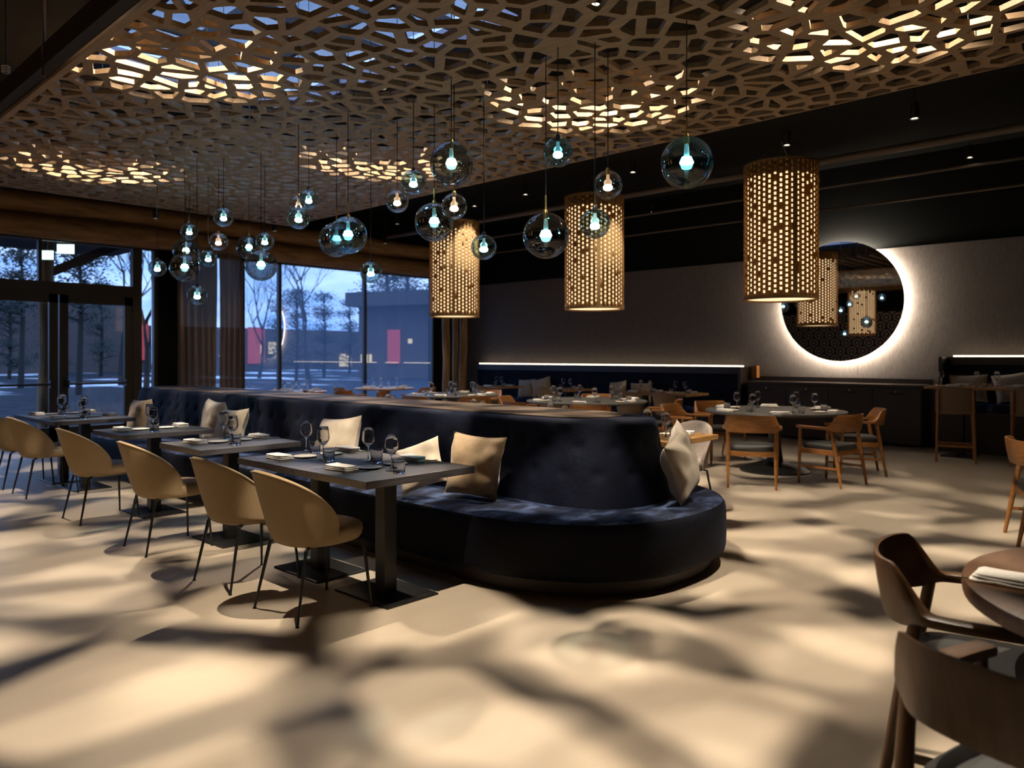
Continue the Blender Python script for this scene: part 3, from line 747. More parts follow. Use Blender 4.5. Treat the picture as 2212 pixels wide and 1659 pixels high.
# foreground table, lower right of the room
FT = (2.83, -.08)
tag(tr6 := make_round(1.38, 'tabletop_wood', 'darkwood', .745, .06), 'round reddish brown table cut by the frame, nearest to the camera', 'table'); tr6.location = (*FT, 0)
arm_d = Proto(make_arm, 'darkwood', 'cushion_dark')
g = 'dark armchairs around the foreground table'
put_arm(2.775, .555, -80, 'dark brown armchair with an open curved back behind the foreground table', g, arm_d)
put_arm(2.07, .265, -14, 'dark brown armchair closest to the camera, seen from behind', g, arm_d)
put_arm(7.0, .93, -70, 'walnut armchair cut by the frame beyond the foreground table', 'wooden armchairs at the right edge')

# ------------------------------------------------------------------ bar stools, high table
def make_stool():
    t = thing('bar_stool', (0, 0, 0), 0, None, 'stool')
    for sy in (1, -1):
        build('leg', MB().tube([(-.19, sy*.20, .97), (-.195, sy*.205, .68), (-.235, sy*.225, 0)], [.014, .019, .015], 10), 'walnut', t)
        build('leg', MB().tube([(.17, sy*.20, .69), (.205, sy*.222, 0)], [.018, .014], 10), 'walnut', t)
        build('stretcher', MB().bar((.195, sy*.215, .27), (-.215, sy*.215, .27), .018, .026), 'walnut', t, smooth=0)
    build('stretcher', MB().bar((-.222, -.215, .22), (-.222, .215, .22), .018, .028), 'walnut', t, smooth=0)
    build('footrest', MB().bar((.20, -.215, .22), (.20, .215, .22), .018, .028), 'walnut', t, smooth=0)
    rings = []
    for z, g in ((.64, .9), (.655, 1), (.69, 1.01), (.71, .97), (.718, .85), (.72, .4)):
        rings.append([(.0+.215*g*math.copysign(abs(math.cos(a))**.4, math.cos(a)), .215*g*math.copysign(abs(math.sin(a))**.4, math.sin(a)), z) for a in [2*PI*k/40 for k in range(40)]])
    build('seat', MB().loft(rings), 'brownfab', t, smooth=60)
    rings = []
    for i in range(25):
        u = -1+2*i/24; th = u*math.radians(80)
        x = -.05-.165*math.cos(th)**.6 if abs(u) < .999 else -.05-.165*math.cos(th)**.6; y = .235*math.sin(th)/math.sin(math.radians(80))
        zt = .985-.05*abs(u)**4; o = .018
        rings.append([(x, y, .655), (x-.004, y, .80), (x-.012, y, zt), (x-.006+o*.5, y*.97, zt+.008), (x+o*.9-.008, y*.93, zt), (x+o, y*.93, .80), (x+o, y*.93, .655)])
    build('backrest', MB().loft(rings), 'brownfab', t, smooth=60)
    return t
stool = Proto(make_stool)
g = 'bar stools at the high table'
stool((11.52, 2.62, 0), math.radians(14), 'brown upholstered bar stool nearest the dark sideboard', g)
stool((11.68, 1.78, 0), math.radians(8), 'brown upholstered bar stool cut by the right frame edge', g)
ht = thing('high_table', (12.15, 2.0, 0), 0, 'honey oak high table between the bar stools and the raised bench', 'table')
build('tabletop', MB().box((0, 0, .97), (.72, 2.15, .035)), 'oak', ht, smooth=0, bevel=.004)
for sy in (1, -1): build('pedestal_post', MB().box((0, sy*.7, .48), (.09, .09, .945)), 'metal_black', ht, smooth=0)
for sy in (1, -1): build('base_plate', MB().box((0, sy*.7, .006), (.5, .4, .012)), 'base_plate', ht, smooth=0)

# ------------------------------------------------------------------ wall benches, sideboard, mirror
def bench(y0, y1, zs, zb, zl, label, lab2):
    cy, l = (y0+y1)/2, y1-y0
    t = thing('wall_bench', (12.8, cy, 0), 0, label, 'bench')
    build('bench_base', MB().box((-.0, 0, (zs-.12)/2), (.50, l, zs-.12)), 'cabinet', t, smooth=0)
    build('seat', MB().box((-.02, 0, zs-.06), (.58, l, .12)), 'velvet_seat', t, smooth=60, bevel=.04, seg=4)
    build('backrest', MB().box((.15, 0, (zs+zb)/2+.0), (.13, l-.02, zb-zs)), 'velvet', t, smooth=60, bevel=.03, seg=3)
    build('ledge', MB().box((.18, 0, (zb+zl)/2), (.22, l, zl-zb)), 'cabinet', t, smooth=0)
    build('end_panel', MB().box((.02, -l/2-.03 if y0 > 5 else l/2+.03, (zl)/2), (.54, .05, zl)), 'cabinet', t, smooth=0)
    s = build('led_strip', MB().box((12.915, cy+(.0), zl+.012), (.02, l-.12, .022)), 'led', smooth=0)
    tag(s, lab2, 'light', 'glowing strips along the bench tops')
bench(6.28, 13.25, .46, 1.08, 1.215, 'long dark blue wall bench below the woven wall panels', 'warm white light strip above the long wall bench')
bench(-1.5, 3.02, .72, 1.28, 1.40, 'raised dark blue bench behind the high oak table', 'warm white light strip above the raised bench behind the high table')
tag(build('wood_end_post', MB().box((12.93, 6.12, 1.13), (.12, .10, .22)), 'walnut', smooth=0, bevel=.004), 'short orange-brown wood block at the end of the long bench ledge', 'post')
sb = thing('sideboard', (12.85, 4.74, 0), 0, 'dark espresso sideboard standing under the illuminated round mirror', 'cabinet')
build('cabinet_body', MB().box((.03, 0, .49), (.40, 2.82, .90)), 'cabinet', sb, smooth=0, bevel=.003)
build('cabinet_top', MB().box((0, 0, .955), (.46, 2.86, .03)), 'ledge', sb, smooth=0, bevel=.003)
build('back_rail', MB().box((.20, 0, 1.01), (.05, 2.86, .08)), 'cabinet', sb, smooth=0)
for k in range(4):
    d = build('cabinet_door', MB().box((-.18, -1.05+k*.70, .48), (.02, .69, .84)), 'cabinet', sb, smooth=0, bevel=.003)
    hd = MB().tube([(-.215, -1.05+k*.70-.11, .83), (-.215, -1.05+k*.70+.11, .83)], .006, 8)
    for q in (-.1, .1): hd.box((-.20, -1.05+k*.70+q, .83), (.03, .01, .01))
    build('handle', hd, 'base_plate', d)
    build('lock_knob', MB().lathe([(0, -.012), (.012, -.012), (.012, .012), (0, .012)], 12, (-.205, -1.05+k*.70, .86)), 'brass', d)
mc = at_x(1817, 13.02, 652)
mr = .995
mi = thing('round_mirror', (12.97, mc.y, mc.z), 0, 'large round mirror with a glowing white halo on the woven wall', 'mirror')
def disc(r, x0, x1, n=96): return MB().loft([[(x, r*math.cos(2*PI*k/n), r*math.sin(2*PI*k/n)) for k in range(n)] for x in (x0, x1)])
build('mirror_glass', disc(mr, -.034, -.028), 'mirror', mi, smooth=30)
build('mirror_back', disc(mr-.004, -.027, -.005), 'black', mi, smooth=30)
build('wall_mount', disc(.35, -.004, .107), 'black', mi, smooth=30); build('light_ring', disc(mr-.04, -.0048, .035), 'halo', mi, smooth=30)
# ------------------------------------------------------------------ woven drum lamps
def make_drum():
    D, Ht = .85, 1.62; R = D/2; t = thing('drum_lamp', (0, 0, 0), 0, None, 'lamp')
    rnd = random.Random(4)
    NC, NR = 42, 26; mb = MB(); th0 = 2*PI/NC; hw = .42
    def q(a0, a1, z0, z1, sub=1):
        vs = []
        for k in range(sub+1):
            a = a0+(a1-a0)*k/sub; vs += [(R*math.cos(a), R*math.sin(a), z0), (R*math.cos(a), R*math.sin(a), z1)]
        mb.add(vs, [(2*k, 2*k+2, 2*k+3, 2*k+1) for k in range(sub)])
    zb, zt = .05, Ht-.03; dz = (zt-zb)/NR
    for c in range(NC):
        a = c*th0; b = a+th0*(1-hw); e = a+th0
        q(a, b, 0, Ht, 2); off = .5*dz if c % 2 else 0
        z = 0
        for r in range(NR):
            h0 = zb+r*dz+off*.98+.26*dz; h1 = h0+.56*dz
            if h1 > zt or rnd.random() < .05: continue
            q(b, e, z, h0); z = h1
        q(b, e, z, Ht)
    o = build('lamp_shade', mb, 'veneer', t, smooth=60); sm = o.modifiers.new('veneer_thickness', 'SOLIDIFY'); sm.thickness = .004; sm.offset = -1
    for z, w in ((0.0, .028), (Ht-.03, .03)): pass
    for z0, z1 in ((0, .03), (Ht-.025, Ht)):
        build('rim', MB().lathe([(R+.001, z0), (R+.005, z0), (R+.005, z1), (R+.001, z1)], 80), 'veneer', t, smooth=60)
    build('seam_lath', MB().box((R*math.cos(3.93)*1.004, R*math.sin(3.93)*1.004, Ht/2), (.006, .055, Ht-.02), 3.93), 'veneer', t, smooth=0)
    Ri = R-.035
    build('diffuser', MB().lathe([(Ri, .02), (Ri, Ht*.90)], 64, cap=False), 'liner', t, smooth=60)
    for k in range(3): build('spoke', MB().bar((0, 0, Ht-.02), (R*math.cos(k*2.094), R*math.sin(k*2.094), Ht-.02), .008, .008), 'metal_black', t)
    build('cord', MB().tube([(0, 0, Ht-.02), (0, 0, Ht+ZC-2.08-Ht)], .005, 6), 'metal_black', t)
    for k in range(3): build('suspension_wire', MB().tube([(R*.9*math.cos(k*2.094), R*.9*math.sin(k*2.094), Ht-.02), (0, 0, Ht+.30)], .002, 5), 'metal_black', t)
    build('bulb', MB().lathe([(0, .62), (.03, .64), (.05, .70), (.03, .77), (.02, .82), (0, .83)], 16), 'bulb_warm', t)
    return t
def veneer_mat():
    m = pbr('woven_wood_veneer', (.34, .215, .09), .6, 0, (.44, .285, .13), 12, (1, 1, 3), 4, .2, 60, spec=.2)
    nt = m.node_tree; b = [n for n in nt.nodes if n.type == 'BSDF_PRINCIPLED'][0]; out = [n for n in nt.nodes if n.type == 'OUTPUT_MATERIAL'][0]
    tl = N(nt, 'ShaderNodeBsdfTranslucent'); tl.inputs[0].default_value = (.62, .40, .14, 1); mx = N(nt, 'ShaderNodeMixShader'); mx.inputs[0].default_value = .26
    L(nt, b.outputs[0], mx.inputs[1]); L(nt, tl.outputs[0], mx.inputs[2]); L(nt, mx.outputs[0], out.inputs[0]); return m
M['veneer'] = veneer_mat()
M['liner'] = emit('glowing_lamp_liner', (1, .66, .34), 1.75)
M['bulb_warm'] = emit('warm_bulb', (1, .78, .5), 10)
drum = Proto(make_drum)
for (x, y), lab in (((8.83, 3.86), 'nearest woven wood drum lamp, beside the round mirror'), ((8.80, 6.62), 'middle of the three woven wood drum lamps'), ((8.82, 9.62), 'farthest woven wood drum lamp, beside the wide window')):
    drum((x, y, 2.08), 0, lab, 'woven drum lamps over the round tables'); spot_light('drum_downlight', (x, y, 2.66), (x, y, 0), 95, 74, .5, .04)
for (x, y), lab in (((-.35, 8.7), 'woven wood drum lamp seen only in the mirror, towards the windows'), ((-.35, 6.2), 'woven wood drum lamp behind the aisle, seen only by reflection')):
    drum((x, y, 2.08), .3, lab, 'woven drum lamps on the far side of the aisle')

# ------------------------------------------------------------------ blown glass globe pendants
M['globe_smoke'] = thin_glass('smoked_globe_glass', (.42, .47, .47), .12, .7, .22)
M['globe_blue'] = thin_glass('blue_globe_glass', (.42, .66, .76), .12, .7, .22)
M['globe_clear'] = thin_glass('clear_globe_glass', (.80, .80, .79), .11, .7, .22)
M['globe_teal'] = thin_glass('faint_teal_globe_glass', (.60, .74, .76), .11, .7, .22)
M['bulb_cool'] = emit('cool_bulb', (.55, .95, 1), 20)
M['bulb_blue'] = emit('aqua_bulb', (.30, .85, 1), 26)
M['bulb_soft'] = emit('soft_warm_bulb', (1, .72, .50), 9)
M['frost'] = pbr('frosted_bulb_neck', (.5, .62, .6), .4, 0, Emission_Color=(.35, .75, .75, 1), Emission_Strength=.45)
M['frost_warm'] = pbr('frosted_warm_bulb_neck', (.6, .5, .4), .4, 0, Emission_Color=(1, .6, .3, 1), Emission_Strength=.8)
M['cord'] = pbr('black_cord', (.01, .01, .01), .6)
def make_globe(R, gm, bm, nk, fitting):
    t = thing('globe_pendant', (0, 0, 0), 0, None, 'pendant lamp')
    prof = [(R*math.sin(a), R*math.cos(a)) for a in [.10+(PI-.10)*k/40 for k in range(41)]]; prof[-1] = (0.0005, -R)
    build('glass_globe', MB().lathe(prof, 56, cap=False), gm, t, smooth=80)
    build('socket', MB().lathe([(0, R+.02), (.011, R+.02), (.017, R+.004), (.017, R*.72), (.014, R*.70), (0, R*.70)], 16), fitting, t)
    if R > .13:
        build('bulb_neck', MB().lathe([(.013, R*.70), (.016, R*.45), (.018, R*.22), (.026, R*.20), (.026, R*.17)], 20), nk, t)
        build('bulb', MB().lathe([(0, R*.22), (.030, R*.22), (.044, R*.0), (.040, -.006), (0, -.008)], 24), bm, t)
    else:
        build('bulb_neck', MB().lathe([(.011, R*.72), (.012, R*.45), (.016, R*.2), (.022, R*.02)], 20), nk, t)
        build('bulb', MB().lathe([(0, R*.03), (.023, R*.02), (.033, -R*.12), (.032, -R*.28), (.02, -R*.37), (0, -R*.39)], 24), bm, t)
    return t
PG = {}
def globe(px, py, wpx, big, kind, lab, hook=None):
    R = .161 if big else .100
    p = at_d(px, py, F*2*R/wpx)
    gm, bm, nk = {'smoke': ('globe_smoke', 'bulb_cool', 'frost'), 'blue': ('globe_blue', 'bulb_blue', 'frost'), 'warm': ('globe_clear', 'bulb_soft', 'frost_warm'), 'clear': ('globe_teal', 'bulb_cool', 'frost')}[kind]
    key = (big, kind)
    if key not in PG: PG[key] = Proto(make_globe, R, gm, bm, nk, 'brass' if (big or kind == 'warm') else 'base_plate')
    o = PG[key](p, 0, lab, 'glass globe pendants under the oak raft')
    zt = 3.50
    c = build('cord', MB().tube([(0, 0, R+.015), (0, 0, (3.8 if SKX0 < p.x < SKX1 and SKY0 < p.y < SKY1 else ZC)-p.z)], .0035, 6), 'cord', o)
    if big: build('brass_stem', MB().tube([(0, 0, R+.01), (0, 0, R+.12)], .006, 8), 'brass', o)
    return o
# every copy gets its own cord because each hangs at its own height
for a in [
 (1483, 352, 112, 1, 'blue', 'largest blue glass globe pendant, alone between two woven drum lamps'),
 (1179, 509, 100, 1, 'smoke', 'big smoked globe pendant overlapping the left side of the middle drum lamp'),
 (975, 354, 93, 1, 'smoke', 'big dark smoked globe highest in the middle of the cluster'),
 (1205, 329, 64, 0, 'blue', 'small blue globe pendant high above the middle drum lamp'),
 (1313, 400, 62, 0, 'warm', 'small warm-lit globe at the top of the middle drum lamp'),
 (1285, 483, 65, 0, 'clear', 'small clear globe with cool bulb in front of the middle drum lamp'),
 (1045, 534, 55, 0, 'clear', 'small clear globe at the right of the farthest drum lamp'),
 (893, 394, 53, 0, 'clear', 'small blue-tinged globe left of the highest big smoked globe'),
 (981, 446, 56, 0, 'warm', 'small warm-lit globe just below the highest big smoked globe'),
 (858, 435, 49, 0, 'warm', 'small warm-lit globe left of the blue-tinged one'),
 (938, 480, 84, 1, 'smoke', 'big smoked globe touching the farthest drum lamp'),
 (752, 508, 81, 1, 'blue', 'big bright blue globe in front of a second big globe'),
 (727, 518, 74, 1, 'smoke', 'big smoked globe mostly behind the bright blue globe'),
 (801, 588, 47, 0, 'clear', 'small globe hanging low in front of the thin window mullion'),
 (667, 431, 43, 0, 'clear', 'small cool-lit globe, upper of three bunched together'),
 (645, 443, 40, 0, 'warm', 'small globe almost hidden between its two cool-lit neighbours'),
 (645, 471, 48, 0, 'clear', 'small cool-lit globe, lowest of three bunched together'),
 (483, 469, 41, 0, 'clear', 'small cool-lit globe highest above the curtain'),
 (472, 522, 39, 0, 'warm', 'small pinkish warm-lit globe in front of the curtain'),
 (450, 558, 37, 0, 'clear', 'small cool-lit globe just under the warm one by the curtain'),
 (426, 638, 41, 0, 'clear', 'small globe hanging lowest of all beside the curtain'),
 (409, 500, 36, 0, 'clear', 'small globe above two big smoked globes by the curtain'),
 (402, 542, 54, 1, 'smoke', 'big smoked globe tucked behind another beside the curtain'),
 (399, 578, 62, 1, 'smoke', 'big smoked globe in front of another beside the curtain'),
 (340, 579, 37, 0, 'clear', 'small globe farthest left, near the door side light'),
 (538, 535, 54, 1, 'smoke', 'big dark globe half hidden at the left edge of the wide window'),
 (572, 521, 39, 0, 'clear', 'small globe behind the two dark globes at the window edge'),
 (564, 573, 68, 1, 'smoke', 'big smoked globe in front at the left edge of the wide window'),
]: globe(*a)

# ------------------------------------------------------------------ table settings
def make_wine():
    prof = [(.0, 0), (.033, .001), (.034, .003), (.012, .008), (.0042, .016), (.0036, .05), (.0038, .085), (.010, .095), (.026, .108), (.0385, .128), (.0405, .142), (.037, .175), (.0315, .212), (.0300, .2125), (.0355, .175), (.0385, .142), (.0365, .129), (.024, .110), (.006, .099), (0, .098)]
    o = build('wine_glass', MB().lathe(prof, 28), 'glass', smooth=70); o['category'] = 'glass'; return o
def make_tum():
    prof = [(0, 0), (.033, 0), (.035, .004), (.040, .085), (.0385, .0852), (.034, .014), (.030, .010), (0, .010)]
    o = build('water_tumbler', MB().lathe(prof, 26), 'tumbler', smooth=50); o['category'] = 'glass'; return o
def make_plate():
    prof = [(0, .002), (.045, .001), (.05, .0), (.074, .009), (.0755, .0105), (.074, .0115), (.05, .005), (0, .0055)]
    o = build('side_plate', MB().lathe(prof, 40), 'ceramic', smooth=60); o['category'] = 'plate'; return o
def make_napkin(seed=1):
    random.seed(seed); mb = MB(); n, m_ = 14, 9
    for lay in range(3):
        z0 = lay*.0095; lx = .205-.006*lay; ly = .105-.004*lay
        rings = []
        for i in range(n+1):
            x = -lx/2+lx*i/n; ring = []
            for k in range(20):
                a = 2*PI*k/20; c, s = math.cos(a), math.sin(a)
                y = ly/2*math.copysign(abs(c)**.3, c); z = .0055+.0055*math.copysign(abs(s)**.7, s)
                w = .0022*noise.noise(Vector((x*28+seed*9, y*30, lay)))+.004*noise.noise(Vector((x*9+seed*4, y*8, lay*.3)))
                e = 1-.25*max(0, abs(2*i/n-1)-.85)/.15
                ring.append((x+.004*lay, y*e, max(.0005, z0+z*e+max(0, w)*(1 if s > 0 or lay else 0))))
            rings.append(ring)
        mb.loft(rings)
    o = build('folded_napkin', mb, 'linen', smooth=70); o['category'] = 'napkin'; return o
def make_knife():
    mb = MB(); r = []
    for x, w, h in ((-.11, .004, .003), (-.108, .009, .006), (-.02, .008, .006), (-.01, .006, .004), (0, .010, .0018), (.06, .011, .0016), (.10, .008, .0012), (.112, .002, .001)):
        r.append([(x, -w/2, .0012), (x, w/2, .0012), (x, w/2, .0012+h), (x, -w/2, .0012+h)])
    o = build('table_knife', mb.loft(r), 'steel', smooth=30); o['category'] = 'cutlery'; return o
def make_fork():
    mb = MB(); r = []
    for x, w, z in ((-.10, .003, .002), (-.095, .010, .002), (-.05, .006, .004), (.02, .004, .007), (.04, .010, .007), (.055, .021, .004), (.066, .023, .0035)):
        r.append([(x, -w/2, z), (x, w/2, z), (x, w/2, z+.0022), (x, -w/2, z+.0022)])
    mb.loft(r)
    for q in (-.0092, -.0031, .0031, .0092): mb.bar((.064, q, .0045), (.105, q, .0075), .0030, .0018)
    o = build('table_fork', mb, 'steel', smooth=30); o['category'] = 'cutlery'; return o
class Flat:
    def __init__(s, fn, *a): s.fn = fn; s.a = a; s.o = None
    def __call__(s, loc, rz, lab, grp=None):
        if s.o is None: s.o = s.fn(*s.a); o = s.o
        else: o = s.o.copy(); COL.objects.link(o)
        o.location = loc; o.rotation_euler = (0, 0, rz); tag(o, lab, o.get('category'), grp); return o
wine, tum, plate, knife, fork = Flat(make_wine), Flat(make_tum), Flat(make_plate), Flat(make_knife), Flat(make_fork)
naps = [Flat(make_napkin, k) for k in (1, 2, 3)]
random.seed(77); SET = [0]
def setting(c, ang, where, z=.75, offs=None, skip='', detail=True):
    """c = middle of the place, ang = heading from the diner towards the table middle; where = words for the labels"""
    SET[0] += 1; ca, sa = math.cos(ang), math.sin(ang); rr = random.Random(SET[0])
    def P(u, v): return (c[0]+ca*u-sa*v+rr.uniform(-.008, .008), c[1]+sa*u+ca*v+rr.uniform(-.008, .008), z)
    J = lambda a: rr.uniform(-a, a)
    o = dict(n=(0, .10), p=(.145, .04), w=(.17, -.14), t=(.155, -.225), k=(.02, -.045), f=(0, .235))
    if offs: o.update(offs)
    if 'n' not in skip: naps[SET[0] % 3](P(*o['n']), ang+PI/2+J(.15), 'folded white linen napkin, '+where, 'folded linen napkins')
    if 'p' not in skip: plate(P(*o['p']), 0, 'small cream side plate, '+where, 'cream side plates')
    if 'w' not in skip: wine(P(*o['w']), J(1), 'stemmed wine glass, '+where, 'stemmed wine glasses')
    if 't' not in skip: tum(P(*o['t']), J(1), 'short clear tumbler, '+where, 'clear water tumblers')
    if detail:
        if 'k' not in skip: knife(P(*o['k']), ang+J(.12), 'steel table knife, '+where, 'steel cutlery')
        if 'f' not in skip: fork(P(*o['f']), ang+J(.12), 'steel table fork, '+where, 'steel cutlery')
DN = ['dark table at the banquette rounded end', 'second dark table, joined to the rounded-end one', 'single dark table second along the banquette', 'single dark table third along the banquette', 'nearer dark table of the far joined pair', 'dark table closest to the glass doors']
for k, ((x, y), lab) in enumerate(TD):
    det = True
    setting((x-.235, y), 0, 'chair side of '+DN[k], detail=det)
    setting((x+.30, y), PI, 'banquette side of '+DN[k], offs=dict(n=(.0, -.13), p=(.18, -.05), w=(.22, -.29), t=(.22, -.20), k=(0, .0), f=(.02, .06)), detail=det)
ON = ['rounded-end oak table behind the banquette', 'second oak table behind the banquette', 'third oak table behind the banquette', 'fourth oak table behind the banquette', 'window-end oak table behind the banquette']
for k, ((x, y), lab) in enumerate(TO):
    setting((x+.235, y), PI, 'chair side of '+ON[k], detail=k == 0)
    setting((x-.25, y), 0, 'banquette side of '+ON[k], detail=k == 0)
WN = ['wall bench table nearest the mirror', 'wall bench table second from the mirror', 'middle wall bench table', 'wall bench table by the timber posts']
for k, ((x, y), lab) in enumerate(TW):
    setting((x-.23, y), 0, 'chair side of '+WN[k], detail=False)
    setting((x+.24, y), PI, 'bench side of '+WN[k], detail=False)
SN = ['wall side nearer the windows', 'window side', 'banquette side nearer the windows', 'banquette side away from the windows', 'side opposite the windows', 'wall side away from the windows']
for (cx_, cy_), r, nm, det in ((R1, .83, 'first round table', True), (R2, .90, 'second round table', False), (R3, .8, 'third round table', False)):
    for q in range(6):
        a = math.radians(30+60*q+6); rr_ = r-.13
        setting((cx_+math.cos(a)*rr_, cy_+math.sin(a)*rr_), a+PI, SN[q]+' of the '+nm, detail=det, offs=dict(n=(0, .07), p=(.145, .1), w=(.26, -.12), t=(.16, -.18), k=(.02, -.07), f=(0, .20)))
S4 = ['wall side', 'window side', 'banquette side', 'room side']
for (cx_, cy_), r, nm in ((W4, .62, 'wooden table by the mullion'), (W5, .57, 'wooden table by the curtain')):
    for q in range(4):
        a = math.radians(90*q+12); rr_ = r-.14
        setting((cx_+math.cos(a)*rr_, cy_+math.sin(a)*rr_), a+PI, S4[q]+' of the '+nm, detail=False, offs=dict(w=(.25, -.11), t=(.11, -.21)))
for q, y in enumerate((2.62, 1.92)):
    setting((11.95, y), 0, ['high table by the first bar stool', 'high table by the second bar stool'][q], z=.9875, detail=False)
    setting((12.38, y+.2), PI, ['bench side of the high table, nearer the sideboard', 'bench side of the high table, nearer the frame edge'][q], z=.9875, detail=False)
# foreground table: one napkin and the tip of a fork
p = at_z(2185, 1262, .745)
naps[0]((p.x, p.y, .745), math.radians(-88), 'large white napkin on the foreground reddish brown table', 'folded linen napkins'); naps[0].o and None
q = at_z(2146, 1262, .745)
fork((q.x, q.y, .745), math.radians(-88), 'dark-looking fork beside the napkin on the foreground table', 'steel cutlery')
# cushions on the wall benches
g = 'cushions on the wall benches'
for i, (px, dd, mt_, f, w, r, lab) in enumerate(((1124, 16.9, 'cushion_beige', 190, .44, 4, 'pale cushion, left of two on the long wall bench between tables'), (1157, 16.6, 'cushion_beige', 200, .46, 14, 'tilted pale cushion, right of two on the long wall bench between tables'), (1378, 14.9, 'cushion_tan', 185, .50, 2, 'tan cushion behind the oak wall table nearest the mirror'), (1330, 15.3, 'cushion_beige', 178, .42, 8, 'beige cushion left of the tan one on the long wall bench'))):
    p = at_d(px, CY, dd); cushion((12.66, p.y, .465), f, w, .42, .13, mt_, 30+i, lab, 14, r, g, .4)
for i, (y, mt_, f, r, lab) in enumerate(((2.72, 'cushion_beige', 185, 2, 'beige cushion at the sideboard end of the raised bench'), (2.15, 'cushion_cream', 195, 10, 'pale cushion in the middle of the raised bench'), (1.6, 'cushion_tan', 180, 0, 'tan cushion at the frame edge of the raised bench'))):
    cushion((12.70, y, .725), f, .5, .42, .13, mt_, 40+i, lab, 14, r, g, .4)
# illuminated signs hanging before the doors
for px, py, d, lab in ((142, 538, 12.6, 'larger lit white sign box hanging before the transom window'), (100, 551, 13.1, 'smaller lit white sign box left of and behind the larger one')):
    p = at_d(px, py, d); w = .28 if px > 120 else .25
    t = thing('lit_sign', p, 0, lab, 'sign', 'lit white sign boxes')
    t.rotation_euler = (0, 0, math.radians(-38))
    build('sign_box', MB().box((0, .03, 0), (w, .05, .17)), 'black', t, smooth=0)
    build('sign_face', MB().box((0, 0, 0), (w-.01, .01, .16)), 'exit', t, smooth=0, bevel=.004)
    build('bracket', MB().bar((0, .03, .08), (0, .03, ZC-p.z), .02, .02), 'metal_black', t, smooth=0)
# hanging pipe and small coiled lamp, upper left
p = at_z(95, 150, 3.50)
tag(build('hanging_pipe', MB().tube([(p.x, p.y, 3.45), (p.x, p.y, ZC-.14)], .012, 8).tube([(p.x, p.y, 3.62), (p.x, p.y, 3.66)], .02, 8), 'pipe'), 'thin hanging pipe in front of the dark slatted ceiling', 'pipe')
p = at_d(13, 150, 6.3)
t = thing('coil_lamp', p, 0, 'small coiled whitish lamp at the left frame edge under the slatted ceiling', 'lamp')
mb = MB()
for k in range(3): mb.lathe([(.028, -.008), (.036, 0), (.028, .008), (.020, 0), (.028, -.008)], 20, (0, 0, .022*(k-1)))
build('coil', mb, 'ceramic', t); build('rod', MB().tube([(0, 0, -.03), (0, 0, ZC-.14-p.z)], .006, 6), 'metal_black', t)
# ------------------------------------------------------------------ outside at dusk
M['snow'] = pbr('thawing_snow_ground', (.02, .024, .03), .9, 0, (.62, .66, .72), .22, (1, .5, 1), 6, 0, None, .55, .63, .05)
tag(build('snowy_yard', MB().box((0, 75, -.12), (220, 121.5, .1)), 'snow', smooth=0), None, None)
bpy.data.objects['snowy_yard']['kind'] = 'structure'; bpy.data.objects['snowy_yard'].name = 'ground'
M['bark'] = pbr('dark_bark', (.02, .017, .014), .9)
M['needle'] = pbr('dark_pine_needles', (.012, .022, .018), .9)
M['dimwall'] = pbr('dark_cladding', (.07, .05, .045), .8)
M['pink'] = emit('pink_neon_banner', (1, .20, .34), .35)
M['warmwin'] = emit('warm_lit_window', (1, .85, .6), .8)
M['paving'] = pbr('wet_dark_paving', (.012, .014, .018), .9, 0, (.03, .034, .04), 1.5, spec=.04)
struct('terrace_slab', MB().box((2, 22.2, -.045), (60, 16, .07)), 'paving', smooth=0)
def tree(x, y, h, kind, seed, label):
    random.seed(seed); t = thing('tree', (x, y, -.07), 0, label, 'tree', 'trees beyond the glass')
    br = MB(); tips = []
    def grow(p, d, l, r, lv):
        pts = [p]; rr = [r]
        for k in range(3):
            d = (d+Vector((random.uniform(-.18, .18), random.uniform(-.18, .18), random.uniform(-.04, .1)))).normalized()
            p = p+d*l/3; pts.append(p); rr.append(r*(1-.22*(k+1)))
        br.tube(pts, rr, 6, cap=False)
        if lv == 0: tips.append(p); return
        for k in range(3 if lv > 1 else 4):
            a = random.uniform(0, 2*PI); s = random.uniform(.35, .8)
            nd = (d+Vector((math.cos(a)*s, math.sin(a)*s, random.uniform(-.1, .3)))).normalized()
            grow(p if k < 2 else pts[2], nd, l*random.uniform(.55, .8), r*.5, lv-1)
    if kind == 'bare':
        grow(Vector((0, 0, 0)), Vector((random.uniform(-.1, .1), 0, 1)), h*.36, h*.017, 5)
        build('branches', br, 'bark', t)
    else:
        br.tube([(0, 0, 0), (.1, 0, h*.5), (0, 0, h)], [h*.02, h*.014, .02], 8); fol = MB()
        lo = .45 if kind == 'pine' else .12
        for k in range(46):
            z = h*(lo+(1-lo)*random.random()**.9); rad = h*(.24 if kind == 'pine' else .2)*(1.05-(z/h)**(2 if kind == 'pine' else 1))*random.uniform(.5, 1); a = random.uniform(0, 2*PI)
            c = Vector((math.cos(a)*rad, math.sin(a)*rad, z)); br.tube([(0, 0, z-.1*h*.4), c], [.05, .02], 5)
            for q in range(80):
                o = Vector((random.gauss(0, .065*h), random.gauss(0, .065*h), random.gauss(0, .02*h)))+c
                s = h*.0072*random.uniform(.6, 1.6); u = Vector((random.gauss(0, 1), random.gauss(0, 1), random.gauss(0, .5))).normalized()*s; v = u.orthogonal().normalized()*s*.5
                fol.add([o-u-v, o+u-v, o+u+v, o-u+v], [(0, 1, 2, 3)])
        build('trunk', br, 'bark', t); build('foliage', fol, 'needle', t, smooth=0)
    return t
